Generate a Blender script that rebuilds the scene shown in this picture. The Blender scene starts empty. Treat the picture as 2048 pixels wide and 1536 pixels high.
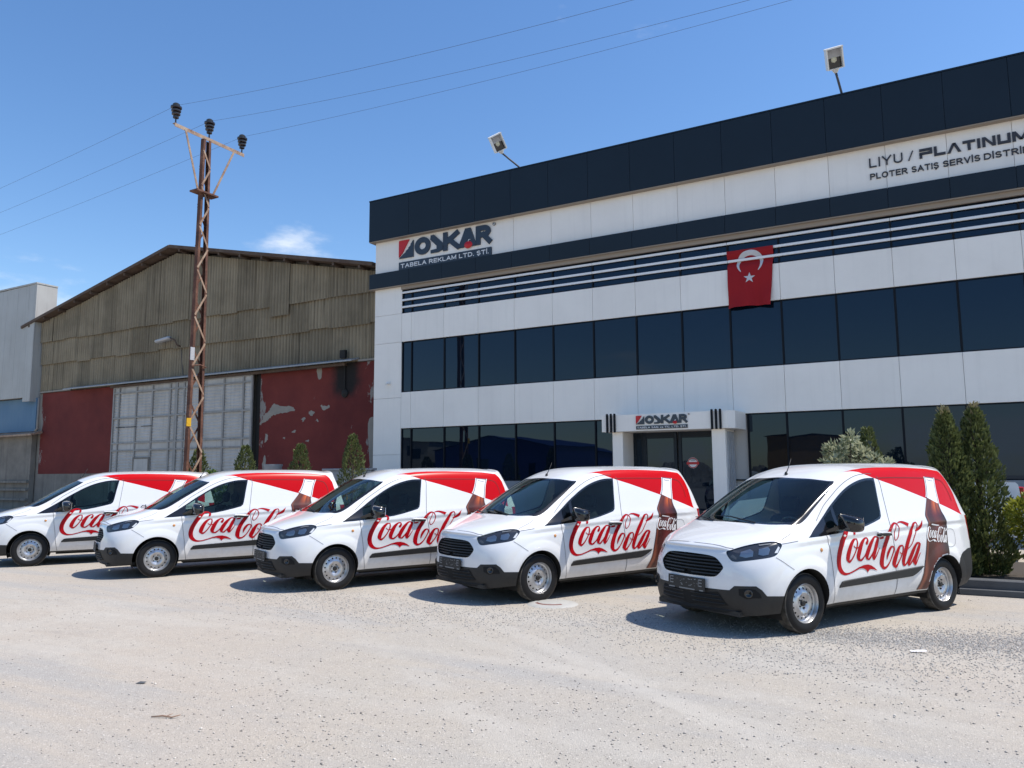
import bpy, bmesh, math, random
import numpy as np
from mathutils import Vector, Matrix, geometry
from mathutils.bvhtree import BVHTree
rng = random.Random(7)
nrg = np.random.default_rng(7)
scene = bpy.context.scene
COL = scene.collection
R = math.radians

# ------------------------------------------------------------------ camera, world, sun, exposure
CAM_H, CAM_F = 1.657, 1523.6
cam = bpy.data.cameras.new('camera'); cam_ob = bpy.data.objects.new('camera', cam); COL.objects.link(cam_ob)
cam.sensor_width = 36.0; cam.sensor_fit = 'HORIZONTAL'; cam.lens = 36.0 * CAM_F / 2048.0
cam.clip_start = 0.05; cam.clip_end = 6000
_yaw, _pit, _rol = R(29.2207), R(6.708), R(-0.3885)
_f0 = Vector((-math.sin(_yaw), math.cos(_yaw), 0)); _r0 = Vector((math.cos(_yaw), math.sin(_yaw), 0)); _u0 = Vector((0, 0, 1))
_f = _f0 * math.cos(_pit) + _u0 * math.sin(_pit); _u = _u0 * math.cos(_pit) - _f0 * math.sin(_pit)
_r = _r0 * math.cos(_rol) + _u * math.sin(_rol); _u = _u * math.cos(_rol) - _r0 * math.sin(_rol)
cam_ob.matrix_world = Matrix(((_r.x, _u.x, -_f.x, 0), (_r.y, _u.y, -_f.y, 0), (_r.z, _u.z, -_f.z, CAM_H), (0, 0, 0, 1)))
scene.camera = cam_ob

SUN = Vector((0.50, 0.20, 1.0)).normalized()          # direction towards the sun
world = bpy.data.worlds.new('World'); scene.world = world; world.use_nodes = True
wn, wl = world.node_tree.nodes, world.node_tree.links
wn.clear()
sky = wn.new('ShaderNodeTexSky'); sky.sky_type = 'NISHITA'; sky.sun_disc = False
sky.sun_elevation = math.asin(SUN.z); sky.sun_rotation = math.atan2(SUN.x, SUN.y)
sky.air_density = 1.15; sky.dust_density = 0.5; sky.ozone_density = 2.5; sky.altitude = 300
bgn = wn.new('ShaderNodeBackground'); bgn.inputs['Strength'].default_value = 0.119
won = wn.new('ShaderNodeOutputWorld')
tc = wn.new('ShaderNodeTexCoord'); sep = wn.new('ShaderNodeSeparateXYZ'); wl.new(tc.outputs['Generated'], sep.inputs[0])
# clouds: a bank low over the horizon that breaks up with height, and a few thin wisps
cmp_ = wn.new('ShaderNodeMapping'); cmp_.inputs['Scale'].default_value = (3.2, 3.2, 9.0); cmp_.inputs['Location'].default_value = (12, 1, 5)
wl.new(tc.outputs['Generated'], cmp_.inputs[0])
cn = wn.new('ShaderNodeTexNoise'); cn.inputs['Scale'].default_value = 1.0; cn.inputs['Detail'].default_value = 9; cn.inputs['Roughness'].default_value = 0.58
wl.new(cmp_.outputs[0], cn.inputs['Vector'])
hr = wn.new('ShaderNodeMapRange'); hr.inputs['From Min'].default_value = 0.06; hr.inputs['From Max'].default_value = 0.46
hr.inputs['To Min'].default_value = 0.0; hr.inputs['To Max'].default_value = -0.155
wl.new(sep.outputs['Z'], hr.inputs['Value'])
ad = wn.new('ShaderNodeMath'); ad.operation = 'ADD'; wl.new(cn.outputs['Fac'], ad.inputs[0]); wl.new(hr.outputs[0], ad.inputs[1])
cr = wn.new('ShaderNodeMapRange'); cr.interpolation_type = 'SMOOTHSTEP'; cr.inputs['From Min'].default_value = 0.49; cr.inputs['From Max'].default_value = 0.66
cr.inputs['To Max'].default_value = 0.85
wl.new(ad.outputs[0], cr.inputs['Value'])
mixc = wn.new('ShaderNodeMix'); mixc.data_type = 'RGBA'; mixc.inputs['B'].default_value = (5.6, 5.9, 6.3, 1)
hsv = wn.new('ShaderNodeHueSaturation'); hsv.inputs['Hue'].default_value = 0.504; hsv.inputs['Saturation'].default_value = 1.2; wl.new(sky.outputs[0], hsv.inputs['Color'])
wl.new(cr.outputs[0], mixc.inputs['Factor']); wl.new(hsv.outputs[0], mixc.inputs['A'])
wl.new(mixc.outputs['Result'], bgn.inputs['Color']); wl.new(bgn.outputs[0], won.inputs['Surface'])

sun_l = bpy.data.lights.new('sun', 'SUN'); sun_l.energy = 3.75; sun_l.angle = R(0.55); sun_l.color = (1.0, 0.93, 0.84)
sun_o = bpy.data.objects.new('sun', sun_l); COL.objects.link(sun_o); sun_o.location = SUN * 60
sun_o.rotation_euler = SUN.to_track_quat('Z', 'Y').to_euler()
scene.view_settings.view_transform = 'Standard'; scene.view_settings.look = 'None'; scene.view_settings.gamma = 1.0
scene.view_settings.use_curve_mapping = False; scene.view_settings.exposure = 0.63
scene.cycles.max_bounces = 8; scene.cycles.transparent_max_bounces = 16; scene.cycles.caustics_reflective = False
scene.cycles.use_denoising = True

# ------------------------------------------------------------------ helpers
def tag(o, label=None, cat=None, group=None, kind=None):
    if label: o['label'] = label
    if cat: o['category'] = cat
    if group: o['group'] = group
    if kind: o['kind'] = kind
    return o
def empty(name, loc=(0, 0, 0), rz=0.0):
    o = bpy.data.objects.new(name, None); COL.objects.link(o); o.empty_display_size = 0.2
    o.location = loc; o.rotation_euler = (0, 0, rz); return o
def link(name, me, parent=None, loc=None, rot=None):
    o = bpy.data.objects.new(name, me); COL.objects.link(o)
    if parent: o.parent = parent
    if loc is not None: o.location = loc
    if rot is not None: o.rotation_euler = rot
    return o
def copy_tree(o, parent=None):
    c = o.copy(); COL.objects.link(c); c.parent = parent
    for ch in o.children: copy_tree(ch, c)
    return c
class MB:
    def __init__(s): s.v = []; s.f = []; s.m = []
    def add(s, vs, fs, mi=0):
        n = len(s.v); s.v += [tuple(p) for p in vs]; s.f += [tuple(i + n for i in f) for f in fs]; s.m += [mi] * len(fs); return s
    def box(s, x0, x1, y0, y1, z0, z1, mi=0, M=None):
        vs = [Vector(p) for p in ((x0,y0,z0),(x1,y0,z0),(x1,y1,z0),(x0,y1,z0),(x0,y0,z1),(x1,y0,z1),(x1,y1,z1),(x0,y1,z1))]
        if M is not None: vs = [M @ p for p in vs]
        return s.add(vs, [(0,3,2,1),(4,5,6,7),(0,1,5,4),(1,2,6,5),(2,3,7,6),(3,0,4,7)], mi)
    def bbox(s, x0, x1, y0, y1, z0, z1, b=0.01, mi=0, M=None):      # box with chamfered edges
        bm = bmesh.new(); bmesh.ops.create_cube(bm, size=1.0)
        for v in bm.verts: v.co = Vector(((x0+x1)/2 + v.co.x*(x1-x0), (y0+y1)/2 + v.co.y*(y1-y0), (z0+z1)/2 + v.co.z*(z1-z0)))
        bmesh.ops.bevel(bm, geom=list(bm.edges), offset=b, segments=1, affect='EDGES')
        s.bm(bm, mi, M); return s
    def bm(s, bm, mi=0, M=None):
        bm.verts.index_update()
        s.add([(M @ v.co) if M is not None else v.co.copy() for v in bm.verts], [[v.index for v in f.verts] for f in bm.faces], mi); bm.free()
    def tube(s, pts, r, seg=8, mi=0, caps=True):
        pts = [Vector(p) for p in pts]; rs = r if isinstance(r, (list, tuple)) else [r] * len(pts)
        rings = []; up = None
        for i, p in enumerate(pts):
            d = (pts[min(i+1, len(pts)-1)] - pts[max(i-1, 0)]).normalized()
            if up is None:
                up = Vector((0,0,1)) if abs(d.z) < 0.9 else Vector((1,0,0))
            a = d.cross(up)
            if a.length < 1e-6: a = d.orthogonal()
            a.normalize(); b = a.cross(d).normalized(); up = b
            rings.append([p + (a*math.cos(2*math.pi*k/seg) + b*math.sin(2*math.pi*k/seg))*rs[i] for k in range(seg)])
        vs = [q for rg in rings for q in rg]; fs = []
        for i in range(len(pts)-1):
            for k in range(seg):
                k2 = (k+1) % seg; fs.append((i*seg+k, i*seg+k2, (i+1)*seg+k2, (i+1)*seg+k))
        if caps: fs += [tuple(range(seg))[::-1], tuple((len(pts)-1)*seg + k for k in range(seg))]
        return s.add(vs, fs, mi)
    def bar(s, a, b, w, h, mi=0, up=(0,0,1)):                      # rectangular bar between two points
        a, b = Vector(a), Vector(b); d = (b-a); L = d.length; d.normalize()
        x = d.cross(Vector(up));
        if x.length < 1e-4: x = d.cross(Vector((0,1,0)))
        x.normalize(); z = x.cross(d).normalized()
        vs = []
        for t in (a, b):
            for sx, sz in ((-1,-1),(1,-1),(1,1),(-1,1)): vs.append(t + x*(sx*w/2) + z*(sz*h/2))
        return s.add(vs, [(0,1,2,3),(7,6,5,4),(0,4,5,1),(1,5,6,2),(2,6,7,3),(3,7,4,0)], mi)
    def lathe(s, prof, seg=24, mi=0, M=None, axis='z'):             # prof: (r, h) pairs
        vs = []; fs = []
        for (r_, h) in prof:
            for k in range(seg):
                a = 2*math.pi*k/seg; p = Vector((r_*math.cos(a), r_*math.sin(a), h))
                if axis == 'y': p = Vector((p.x, p.z, p.y))
                vs.append(M @ p if M is not None else p)
        for i in range(len(prof)-1):
            for k in range(seg):
                k2 = (k+1) % seg; q = (i*seg+k, i*seg+k2, (i+1)*seg+k2, (i+1)*seg+k)
                fs.append(q if axis == 'z' else q[::-1])
        return s.add(vs, fs, mi)
    def mesh(s, name, mats, smooth=False):
        me = bpy.data.meshes.new(name); me.from_pydata([tuple(p) for p in s.v], [], s.f); me.update()
        for m in (mats if isinstance(mats, (list, tuple)) else [mats]): me.materials.append(m)
        if any(s.m): me.polygons.foreach_set('material_index', s.m)
        if smooth is True: me.polygons.foreach_set('use_smooth', [True]*len(me.polygons))
        elif smooth: me.shade_smooth() if False else set_auto(me, smooth)
        return me
    def build(s, name, mats, parent=None, smooth=False, loc=None, rot=None):
        return link(name, s.mesh(name, mats, smooth), parent, loc, rot)
def set_auto(me, deg):                                              # smooth, with sharp edges above an angle
    bm = bmesh.new(); bm.from_mesh(me)
    bmesh.ops.recalc_face_normals(bm, faces=bm.faces)
    lim = R(deg)
    for f in bm.faces: f.smooth = True
    for e in bm.edges:
        e.smooth = not (len(e.link_faces) == 2 and e.calc_face_angle(0) > lim)
    bm.to_mesh(me); bm.free()
def bm_mesh(bm, name, mats, smooth=None):
    me = bpy.data.meshes.new(name); bm.to_mesh(me); bm.free()
    for m in (mats if isinstance(mats, (list, tuple)) else [mats]): me.materials.append(m)
    if smooth: set_auto(me, smooth)
    return me

# ------------------------------------------------------------------ materials
def srgb(*c):
    def l(v): v /= 255.0; return v/12.92 if v <= 0.04045 else ((v+0.055)/1.055)**2.4
    return tuple(l(v) for v in c)
def principled(name, col, rough=0.5, metal=0.0, coat=0.0, spec=0.5, **kw):
    m = bpy.data.materials.new(name); m.use_nodes = True; b = m.node_tree.nodes['Principled BSDF']
    b.inputs['Base Color'].default_value = (*col, 1); b.inputs['Roughness'].default_value = rough; b.inputs['Metallic'].default_value = metal
    b.inputs['Coat Weight'].default_value = coat; b.inputs['Coat Roughness'].default_value = 0.04; b.inputs['Specular IOR Level'].default_value = spec
    for k, v in kw.items(): b.inputs[k].default_value = v
    return m
class NT:                                                           # terse node helper
    def __init__(s, m): s.t = m.node_tree; s.n = s.t.nodes; s.b = s.n.get('Principled BSDF'); s.c = s.n.new('ShaderNodeTexCoord')
    def lk(s, a, b): s.t.links.new(a, b)
    def mp(s, src='Object', scale=(1,1,1), loc=(0,0,0), rot=(0,0,0)):
        k = s.n.new('ShaderNodeMapping'); k.inputs['Scale'].default_value = scale; k.inputs['Location'].default_value = loc; k.inputs['Rotation'].default_value = rot
        s.lk(s.c.outputs[src] if isinstance(src, str) else src, k.inputs[0]); return k.outputs[0]
    def noise(s, vec, scale, detail=4, rough=0.55, dist=0.0):
        k = s.n.new('ShaderNodeTexNoise'); k.inputs['Scale'].default_value = scale; k.inputs['Detail'].default_value = detail
        k.inputs['Roughness'].default_value = rough; k.inputs['Distortion'].default_value = dist; s.lk(vec, k.inputs['Vector']); return k.outputs['Fac']
    def voro(s, vec, scale, feat='F1', out='Distance', rand=1.0):
        k = s.n.new('ShaderNodeTexVoronoi'); k.feature = feat; k.inputs['Scale'].default_value = scale; k.inputs['Randomness'].default_value = rand
        s.lk(vec, k.inputs['Vector']); return k.outputs[out]
    def ramp(s, fac, stops, interp='LINEAR'):
        k = s.n.new('ShaderNodeValToRGB'); k.color_ramp.interpolation = interp; e = k.color_ramp.elements
        while len(e) < len(stops): e.new(0.5)
        for el, (p, c) in zip(e, stops):
            el.position = p; el.color = (*c, 1) if len(c) == 3 else c
        s.lk(fac, k.inputs[0]); return k.outputs['Color']
    def rng(s, v, a, b, c=0.0, d=1.0, smooth=False):
        k = s.n.new('ShaderNodeMapRange'); k.interpolation_type = 'SMOOTHSTEP' if smooth else 'LINEAR'
        for i, x in enumerate((a, b, c, d)): k.inputs[1+i].default_value = x
        s.lk(v, k.inputs[0]); return k.outputs[0]
    def math(s, op, a, b=0.0):
        k = s.n.new('ShaderNodeMath'); k.operation = op
        for i, x in enumerate((a, b)):
            if isinstance(x, (int, float)): k.inputs[i].default_value = x
            else: s.lk(x, k.inputs[i])
        return k.outputs[0]
    def mix(s, fac, a, b, mode='MIX'):
        k = s.n.new('ShaderNodeMix'); k.data_type = 'RGBA'; k.blend_type = mode
        for nm, x in (('Factor', fac), ('A', a), ('B', b)):
            if isinstance(x, (int, float)): k.inputs[nm].default_value = x
            elif isinstance(x, tuple): k.inputs[nm].default_value = (*x, 1) if len(x) == 3 else x
            else: s.lk(x, k.inputs[nm])
        return k.outputs['Result']
    def xyz(s, src='Object'):
        k = s.n.new('ShaderNodeSeparateXYZ'); s.lk(s.c.outputs[src] if isinstance(src, str) else src, k.inputs[0]); return k.outputs
    def rand(s):
        k = s.n.new('ShaderNodeObjectInfo'); return k.outputs['Random']
    def pos(s):
        k = s.n.new('ShaderNodeNewGeometry'); return k.outputs['Position']
    def bump(s, h, strength=0.3, dist=0.01):
        k = s.n.new('ShaderNodeBump'); k.inputs['Strength'].default_value = strength; k.inputs['Distance'].default_value = dist
        s.lk(h, k.inputs['Height']); s.lk(k.outputs[0], s.b.inputs['Normal']); return k
    def col(s, c): s.lk(c, s.b.inputs['Base Color'])
    def rough(s, c): s.lk(c, s.b.inputs['Roughness'])

# ------------------------------------------------------------------ the delivery van: body surface from a cage of feature lines
VX = [-3.21,-3.08,-2.80,-2.35,-1.9,-1.42,-1.05,-.7,-.35,-.05,.2,.43,.62]
def van_cage():
    SZ = [[.30,.27,.25,.24,.235,.235,.235,.235,.235,.235,.235,.235,.22],
          [.40,.38,.37,.36,.36,.36,.36,.36,.36,.36,.36,.355,.34],
          [.56,.55,.55,.55,.55,.55,.55,.55,.55,.55,.55,.54,.51],
          [.80,.79,.78,.78,.78,.78,.78,.78,.78,.77,.755,.73,.67],
          [1.08,1.075,1.07,1.06,1.045,1.02,1.005,.99,.965,.94,.90,.85,.765],
          [1.15,1.15,1.15,1.15,1.145,1.13,1.10,1.07,1.03,.99,.95,.90,.815],
          [1.38,1.38,1.38,1.38,1.38,1.37,1.33,1.25,1.13,1.04,.985,.93,.848],
          [1.61,1.625,1.635,1.645,1.65,1.635,1.585,1.45,1.265,1.105,1.02,.958,.872]]
    SY = [[.72,.78,.80,.80,.80,.80,.80,.80,.80,.80,.80,.785,.69],
          [.76,.825,.85,.855,.855,.855,.855,.855,.855,.855,.85,.825,.73],
          [.77,.835,.875,.88,.88,.88,.88,.88,.88,.88,.875,.84,.74],
          [.765,.83,.875,.885,.887,.887,.887,.887,.885,.88,.867,.825,.71],
          [.74,.805,.855,.87,.875,.877,.877,.873,.865,.85,.828,.775,.655],
          [.72,.785,.83,.845,.85,.85,.85,.848,.842,.832,.808,.755,.635],
          [.66,.72,.755,.772,.78,.78,.775,.775,.785,.785,.765,.715,.605],
          [.575,.63,.665,.682,.69,.69,.69,.695,.715,.725,.705,.655,.56]]
    SXR = [.03,0,0,0,.0,.015,.075,.17]                      # how far the tail leans forward at station 0, per line
    TZ = [[1.67,1.69,1.705,1.712,1.715,1.70,1.65,1.50,1.29,1.118,1.035,.968,.884],
          [1.69,1.715,1.738,1.747,1.748,1.735,1.69,1.54,1.315,1.128,1.045,.977,.893],
          [1.70,1.727,1.748,1.757,1.76,1.748,1.707,1.555,1.328,1.132,1.05,.982,.897],
          [1.70,1.73,1.75,1.76,1.764,1.752,1.713,1.56,1.332,1.134,1.052,.984,.898]]
    TY = [[.47,.52,.555,.572,.58,.58,.58,.60,.63,.65,.62,.56,.47],
          [.32,.36,.38,.39,.40,.40,.40,.41,.42,.43,.42,.38,.33],
          [.16,.18,.19,.195,.2,.2,.2,.2,.21,.215,.21,.19,.165], [0]*13]
    TX = [[0,0,0,0,0,0,.01,.03,.06,.07,.06,.06,.07], [0,0,0,0,0,0,.02,.06,.10,.12,.11,.11,.125],
          [0,0,0,0,0,0,.03,.075,.12,.14,.13,.135,.155], [0,0,0,0,0,0,.03,.08,.125,.145,.14,.14,.165]]
    CX = [.785,.84,.855,.842,.82,.807,.79]                  # front fascia at the centre line, rows S0..S6
    CD = [.085,.04,.012,0]
    RX = [-3.21,-3.26,-3.26,-3.255,-3.245,-3.225,-3.16]
    RD = [.035,.018,.005,0]
    V = {}; P = []
    def vid(key, p):
        if key not in V: V[key] = len(P); P.append(p)
        return V[key]
    n = len(VX)
    for sgn in (1, -1):
        for i in range(n):
            for k in range(8):
                x = VX[i]
                if i == 0: x += SXR[k]
                if i == 1: x += SXR[k]*.8
                if i == 2: x += SXR[k]*.3
                vid(('s', sgn, i, k), (x, sgn*SY[k][i], SZ[k][i]))
            for j in range(4):
                x = VX[i] + TX[j][i] + (SXR[7]*(1, .8, .3)[i] - .03*(j+1)*(1,.5,0)[i] if i < 3 else 0)
                key = ('t', sgn if j < 3 else 0, i, j)
                vid(key, (x, sgn*TY[j][i], TZ[j][i]))
        for k in range(7):
            for j in range(4):
                s_ = sgn if j < 3 else 0
                y = (.50, .345, .17, 0)[j]*sgn
                vid(('f', s_, k, j), (CX[k]-CD[j], y, SZ[k][12]+(.005,.012,.016,.018)[j]*(1 if k > 3 else 0)))
                y = (.56, .38, .19, 0)[j]*sgn*(1 if k < 4 else .94)
                vid(('r', s_, k, j), (RX[k]+RD[j], y, SZ[k][0]))
    F = []
    def G(kind, sgn, a, b):                                  # vertex of ring line b (0..7 side, 8..11 top) at station a
        if b < 8: return V[('s', sgn, a, b)]
        j = b-8; return V[('t', sgn if j < 3 else 0, a, j)]
    def C(kind, sgn, k, j, st):                              # cap: row k 0..7, col j -1..3
        if j < 0: return V[('s', sgn, st, k)]
        if k == 7: return V[('t', sgn if j < 3 else 0, st, j)]
        return V[(kind, sgn if j < 3 else 0, k, j)]
    for sgn in (1, -1):
        def q(*a): F.append(a if sgn == 1 else a[::-1])
        for i in range(n-1):
            for b in range(11): q(G(0,sgn,i,b), G(0,sgn,i,b+1), G(0,sgn,i+1,b+1), G(0,sgn,i+1,b))
        for k in range(7):
            for j in range(-1, 3):
                q(C('f',sgn,k,j,12), C('f',sgn,k+1,j,12), C('f',sgn,k+1,j+1,12), C('f',sgn,k,j+1,12))
                q(C('r',sgn,k,j,0), C('r',sgn,k,j+1,0), C('r',sgn,k+1,j+1,0), C('r',sgn,k+1,j,0))
    return P, F
def subdivide(P, F, level, fit=4):
    tgt = np.array(P); cur = tgt.copy()
    for it in range(fit+1):
        me = bpy.data.meshes.new('cage'); me.from_pydata([tuple(p) for p in cur], [], F)
        ob = bpy.data.objects.new('cage', me); COL.objects.link(ob)
        md = ob.modifiers.new('s', 'SUBSURF'); md.levels = level; md.render_levels = level; md.boundary_smooth = 'ALL'
        dg = bpy.context.evaluated_depsgraph_get(); dg.update(); ev = ob.evaluated_get(dg)
        out = bpy.data.meshes.new_from_object(ev, depsgraph=dg)
        co = np.empty(len(out.vertices)*3); out.vertices.foreach_get('co', co); co = co.reshape(-1, 3)
        bpy.data.objects.remove(ob); bpy.data.meshes.remove(me)
        if it < fit:
            cur = cur + 0.85*(tgt - co[:len(tgt)]); bpy.data.meshes.remove(out)
    return out
def belt_z(x): return float(np.interp(x, [-3.4,-2.4,-1.3,-.6,-.1,.3], [1.055,1.05,1.0,.965,.935,.905]))
def shape_side(x, y, z):                                     # arch lips and the belt crease
    s = 1 if y > 0 else -1; a = abs(y); d = 0.0
    if a > .45:
        for cx in (0.0, -2.489):
            r_ = math.hypot(x-cx, z-.31)
            if r_ < .60: d += .016*max(0, 1-abs(r_-.385)/.10)**.8 if r_ > .385 else .016
        if -3.2 < x < .35:
            t = z - belt_z(x); fade = min(1, (x+3.2)/.3, (.35-x)/.3)
            if t > 0: d += .007*fade*max(0, 1-t/.05)**1.2
            else: d += .007*fade*max(0, 1+t/.16)**1.6 - .014*fade*max(0, 1-abs(t+.045)/.05)**1.2*0.6
        if -2.2 < x < -.45: d -= .012*math.exp(-((z-.62)/.13)**2)*min(1, (x+2.2)/.25, (-.45-x)/.25)   # scalloped lower door
    return Vector((x, s*(a+d), z))
def van_body_mesh():
    me = subdivide(*van_cage(), 4)
    for v in me.vertices: v.co = shape_side(*v.co)
    return me

# lettering strokes on the van side: left and right edge of each pen stroke, millimetres (x, z, x, z)
SCRIPT = [[[-795,967,-769,972],[-811,991,-774,993],[-808,1019,-778,1010],[-784,1039,-768,1024],[-749,1051,-742,1030],[-696,1049,-715,1019],[-635,1015,-681,986],[-575,958,-643,930],[-529,887,-593,863],[-489,819,-558,800],[-464,746,-535,734],[-459,683,-531,682],[-476,623,-542,637],[-524,574,-566,604],[-595,550,-602,579],[-672,556,-667,573],[-744,572,-737,586],[-815,591,-806,606],[-869,606,-857,624]],[[-831,928,-816,918],[-773,929,-790,909],[-707,888,-748,866],[-658,824,-715,804],[-628,764,-693,749],[-627,709,-684,714],[-682,674,-679,704],[-730,703,-712,715],[-778,760,-761,768],[-821,828,-802,833],[-838,881,-817,883],[-831,928,-816,918]],[[-756,853,-763,858],[-782,829,-789,838],[-829,822,-824,833],[-872,846,-862,855]],[[-995,851,-970,859],[-1011,868,-972,880],[-1022,903,-995,904],[-1002,932,-994,918],[-949,928,-965,910],[-880,886,-926,865],[-831,815,-892,795],[-804,745,-867,736],[-828,694,-865,713],[-892,682,-879,703],[-946,723,-930,733],[-984,772,-970,779]],[[-1201,928,-1193,913],[-1139,940,-1147,923],[-1063,897,-1102,876],[-998,828,-1055,805],[-961,759,-1021,744],[-968,704,-1009,713],[-1030,686,-1015,704],[-1085,739,-1068,748],[-1144,817,-1126,824],[-1201,901,-1176,910]],[[-1184,929,-1217,920],[-1142,870,-1194,855],[-1104,792,-1157,776],[-1076,724,-1129,714],[-1112,679,-1107,704],[-1156,716,-1140,724],[-1214,805,-1206,809]],[[-1227,900,-1225,920],[-1265,901,-1261,925],[-1302,908,-1299,928]],[[-1558,1059,-1567,1055],[-1516,984,-1529,981],[-1491,915,-1504,915],[-1511,872,-1517,882],[-1561,893,-1550,898],[-1603,957,-1590,960],[-1608,1004,-1595,1003],[-1588,1050,-1574,1044],[-1558,1059,-1567,1055]],[[-1581,1063,-1577,1054],[-1518,1075,-1529,1053],[-1431,1027,-1469,1005],[-1361,944,-1413,922],[-1299,866,-1360,844],[-1249,779,-1316,760],[-1221,689,-1293,677],[-1223,616,-1290,622],[-1280,566,-1296,598],[-1353,583,-1335,600],[-1412,640,-1396,648],[-1461,717,-1443,723],[-1489,779,-1468,781],[-1464,815,-1455,801],[-1408,811,-1432,792],[-1356,759,-1395,743],[-1342,708,-1369,701],[-1347,670,-1353,669]],[[-1589,1058,-1584,1066],[-1617,1066,-1615,1080],[-1660,1063,-1669,1085],[-1707,1046,-1730,1075],[-1770,1017,-1801,1054]],[[-1637,820,-1634,805],[-1570,811,-1597,792],[-1507,746,-1562,726],[-1463,672,-1533,653],[-1450,606,-1512,606],[-1513,565,-1503,593],[-1569,613,-1552,623],[-1624,683,-1607,690],[-1659,751,-1639,756],[-1664,792,-1641,791],[-1637,820,-1634,805]],[[-1580,741,-1588,746],[-1611,714,-1617,724],[-1665,708,-1659,720],[-1703,730,-1696,737]],[[-1933,1068,-1940,1058],[-1866,1050,-1895,1032],[-1805,975,-1855,957],[-1740,892,-1800,873],[-1690,804,-1750,786],[-1648,708,-1710,693],[-1630,632,-1688,626],[-1656,578,-1685,600],[-1715,590,-1698,604],[-1764,644,-1751,651]],[[-1928,1060,-1945,1066],[-1945,1033,-1959,1034],[-1940,987,-1951,984],[-1885,914,-1898,909],[-1822,827,-1834,821],[-1742,773,-1752,766]],[[-1919,957,-1910,973],[-1978,968,-1955,995],[-2040,997,-1998,1022],[-2061,1041,-2037,1050],[-2078,1079,-2073,1080]],[[-1979,831,-1981,814],[-1910,831,-1930,811],[-1833,771,-1881,749],[-1775,695,-1834,671],[-1732,631,-1790,615],[-1754,575,-1775,598],[-1811,597,-1793,610],[-1870,658,-1853,667],[-1933,746,-1916,753],[-1987,812,-1962,822]],[[-1964,826,-1997,815],[-1918,764,-1970,747],[-1879,690,-1933,672],[-1841,618,-1896,609],[-1892,572,-1878,595],[-1939,627,-1924,634],[-1991,710,-1982,713]]]
SWASH = [(-679,573),(-793,601),(-863,623),(-934,638),(-1006,639),(-1069,622),(-1119,596),(-1170,560),(-1100,579),(-1046,586),(-1019,579),(-996,551),(-977,575),(-950,593),(-908,604),(-846,603),(-758,578),(-669,557)]

# ------------------------------------------------------------------ van materials
M = {}
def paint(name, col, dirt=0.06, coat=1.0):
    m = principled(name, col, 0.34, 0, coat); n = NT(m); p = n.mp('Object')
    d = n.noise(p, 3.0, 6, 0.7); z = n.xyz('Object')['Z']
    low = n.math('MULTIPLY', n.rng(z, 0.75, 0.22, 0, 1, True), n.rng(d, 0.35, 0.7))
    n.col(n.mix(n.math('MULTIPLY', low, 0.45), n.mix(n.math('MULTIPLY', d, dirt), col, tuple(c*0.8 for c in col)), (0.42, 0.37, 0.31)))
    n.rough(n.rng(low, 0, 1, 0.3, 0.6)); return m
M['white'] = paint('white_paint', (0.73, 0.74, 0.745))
M['red'] = paint('red_vinyl', (0.50, 0.0, 0.003), 0.03, 0.0); M['red'].node_tree.nodes['Principled BSDF'].inputs['Specular IOR Level'].default_value = .18
M['script'] = principled('script_vinyl', (0.40, 0.0, 0.006), 0.45, 0, 0.0, .2)
M['white_print'] = principled('white_print', (0.82, 0.82, 0.82), 0.35, 0, 0.5)
M['grey_print'] = principled('grey_print', (0.10, 0.09, 0.10), 0.4, 0, 0.4)
M['plastic'] = principled('black_plastic', (0.018, 0.019, 0.021), 0.55)
_n = NT(M['plastic']); _n.col(_n.ramp(_n.noise(_n.mp('Object'), 5, 6, .7), [(0.3, (0.006,0.007,0.008)), (0.85, (0.017,0.017,0.017))])); _n.bump(_n.noise(_n.mp('Object'), 900, 2), .12, .002)
M['gloss_black'] = principled('gloss_black', (0.008, 0.008, 0.009), 0.12, 0, 0.5)
M['seam'] = principled('panel_gap', (0.10, 0.10, 0.11), 0.8)
M['seam_red'] = principled('panel_gap_red', (0.16, 0.002, 0.004), 0.7)
M['void'] = principled('dark_recess', (0.006, 0.006, 0.006), 0.9)
M['chrome'] = principled('chrome', (0.75, 0.76, 0.78), 0.12, 1.0)
M['steel'] = principled('wheel_silver', (0.50, 0.51, 0.53), 0.33, 0.75, 0.3)
_n = NT(M['steel']); _n.col(_n.mix(_n.rng(_n.noise(_n.mp('Object'), 9, 5), .4, .75), (0.52,0.53,0.55), (0.36,0.35,0.33)))
M['rubber'] = principled('tyre_rubber', (0.008, 0.008, 0.009), 0.6, spec=.3)
M['tread'] = principled('dusty_tread', (0.06, 0.055, 0.048), 0.9)
_n = NT(M['tread']); _n.col(_n.mix(_n.rng(_n.noise(_n.mp('Object'), 14, 5), .35, .7), (0.035,0.033,0.03), (0.15,0.135,0.115)))
M['cloth'] = principled('seat_cloth', (0.03, 0.032, 0.036), 0.95)
M['dash'] = principled('dashboard_plastic', (0.05, 0.052, 0.052), 0.7)
M['plate'] = principled('plate_black', (0.006, 0.006, 0.007), 0.5)
M['plate_mark'] = principled('plate_mark', (0.22, 0.22, 0.22), 0.5)
M['badge'] = principled('badge_blue', (0.012, 0.022, 0.09), 0.25, 0.2, 0.6)
M['lens_red'] = principled('tail_lens', (0.35, 0.004, 0.006), 0.15, 0, 0.8)
M['lamp_dark'] = principled('lamp_housing', (0.03, 0.03, 0.035), 0.3)
M['lamp_silver'] = principled('lamp_reflector', (0.30, 0.31, 0.33), 0.28, 0.9); M['amber'] = principled('amber_lens', (0.6, 0.28, 0.1), 0.2)
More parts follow.
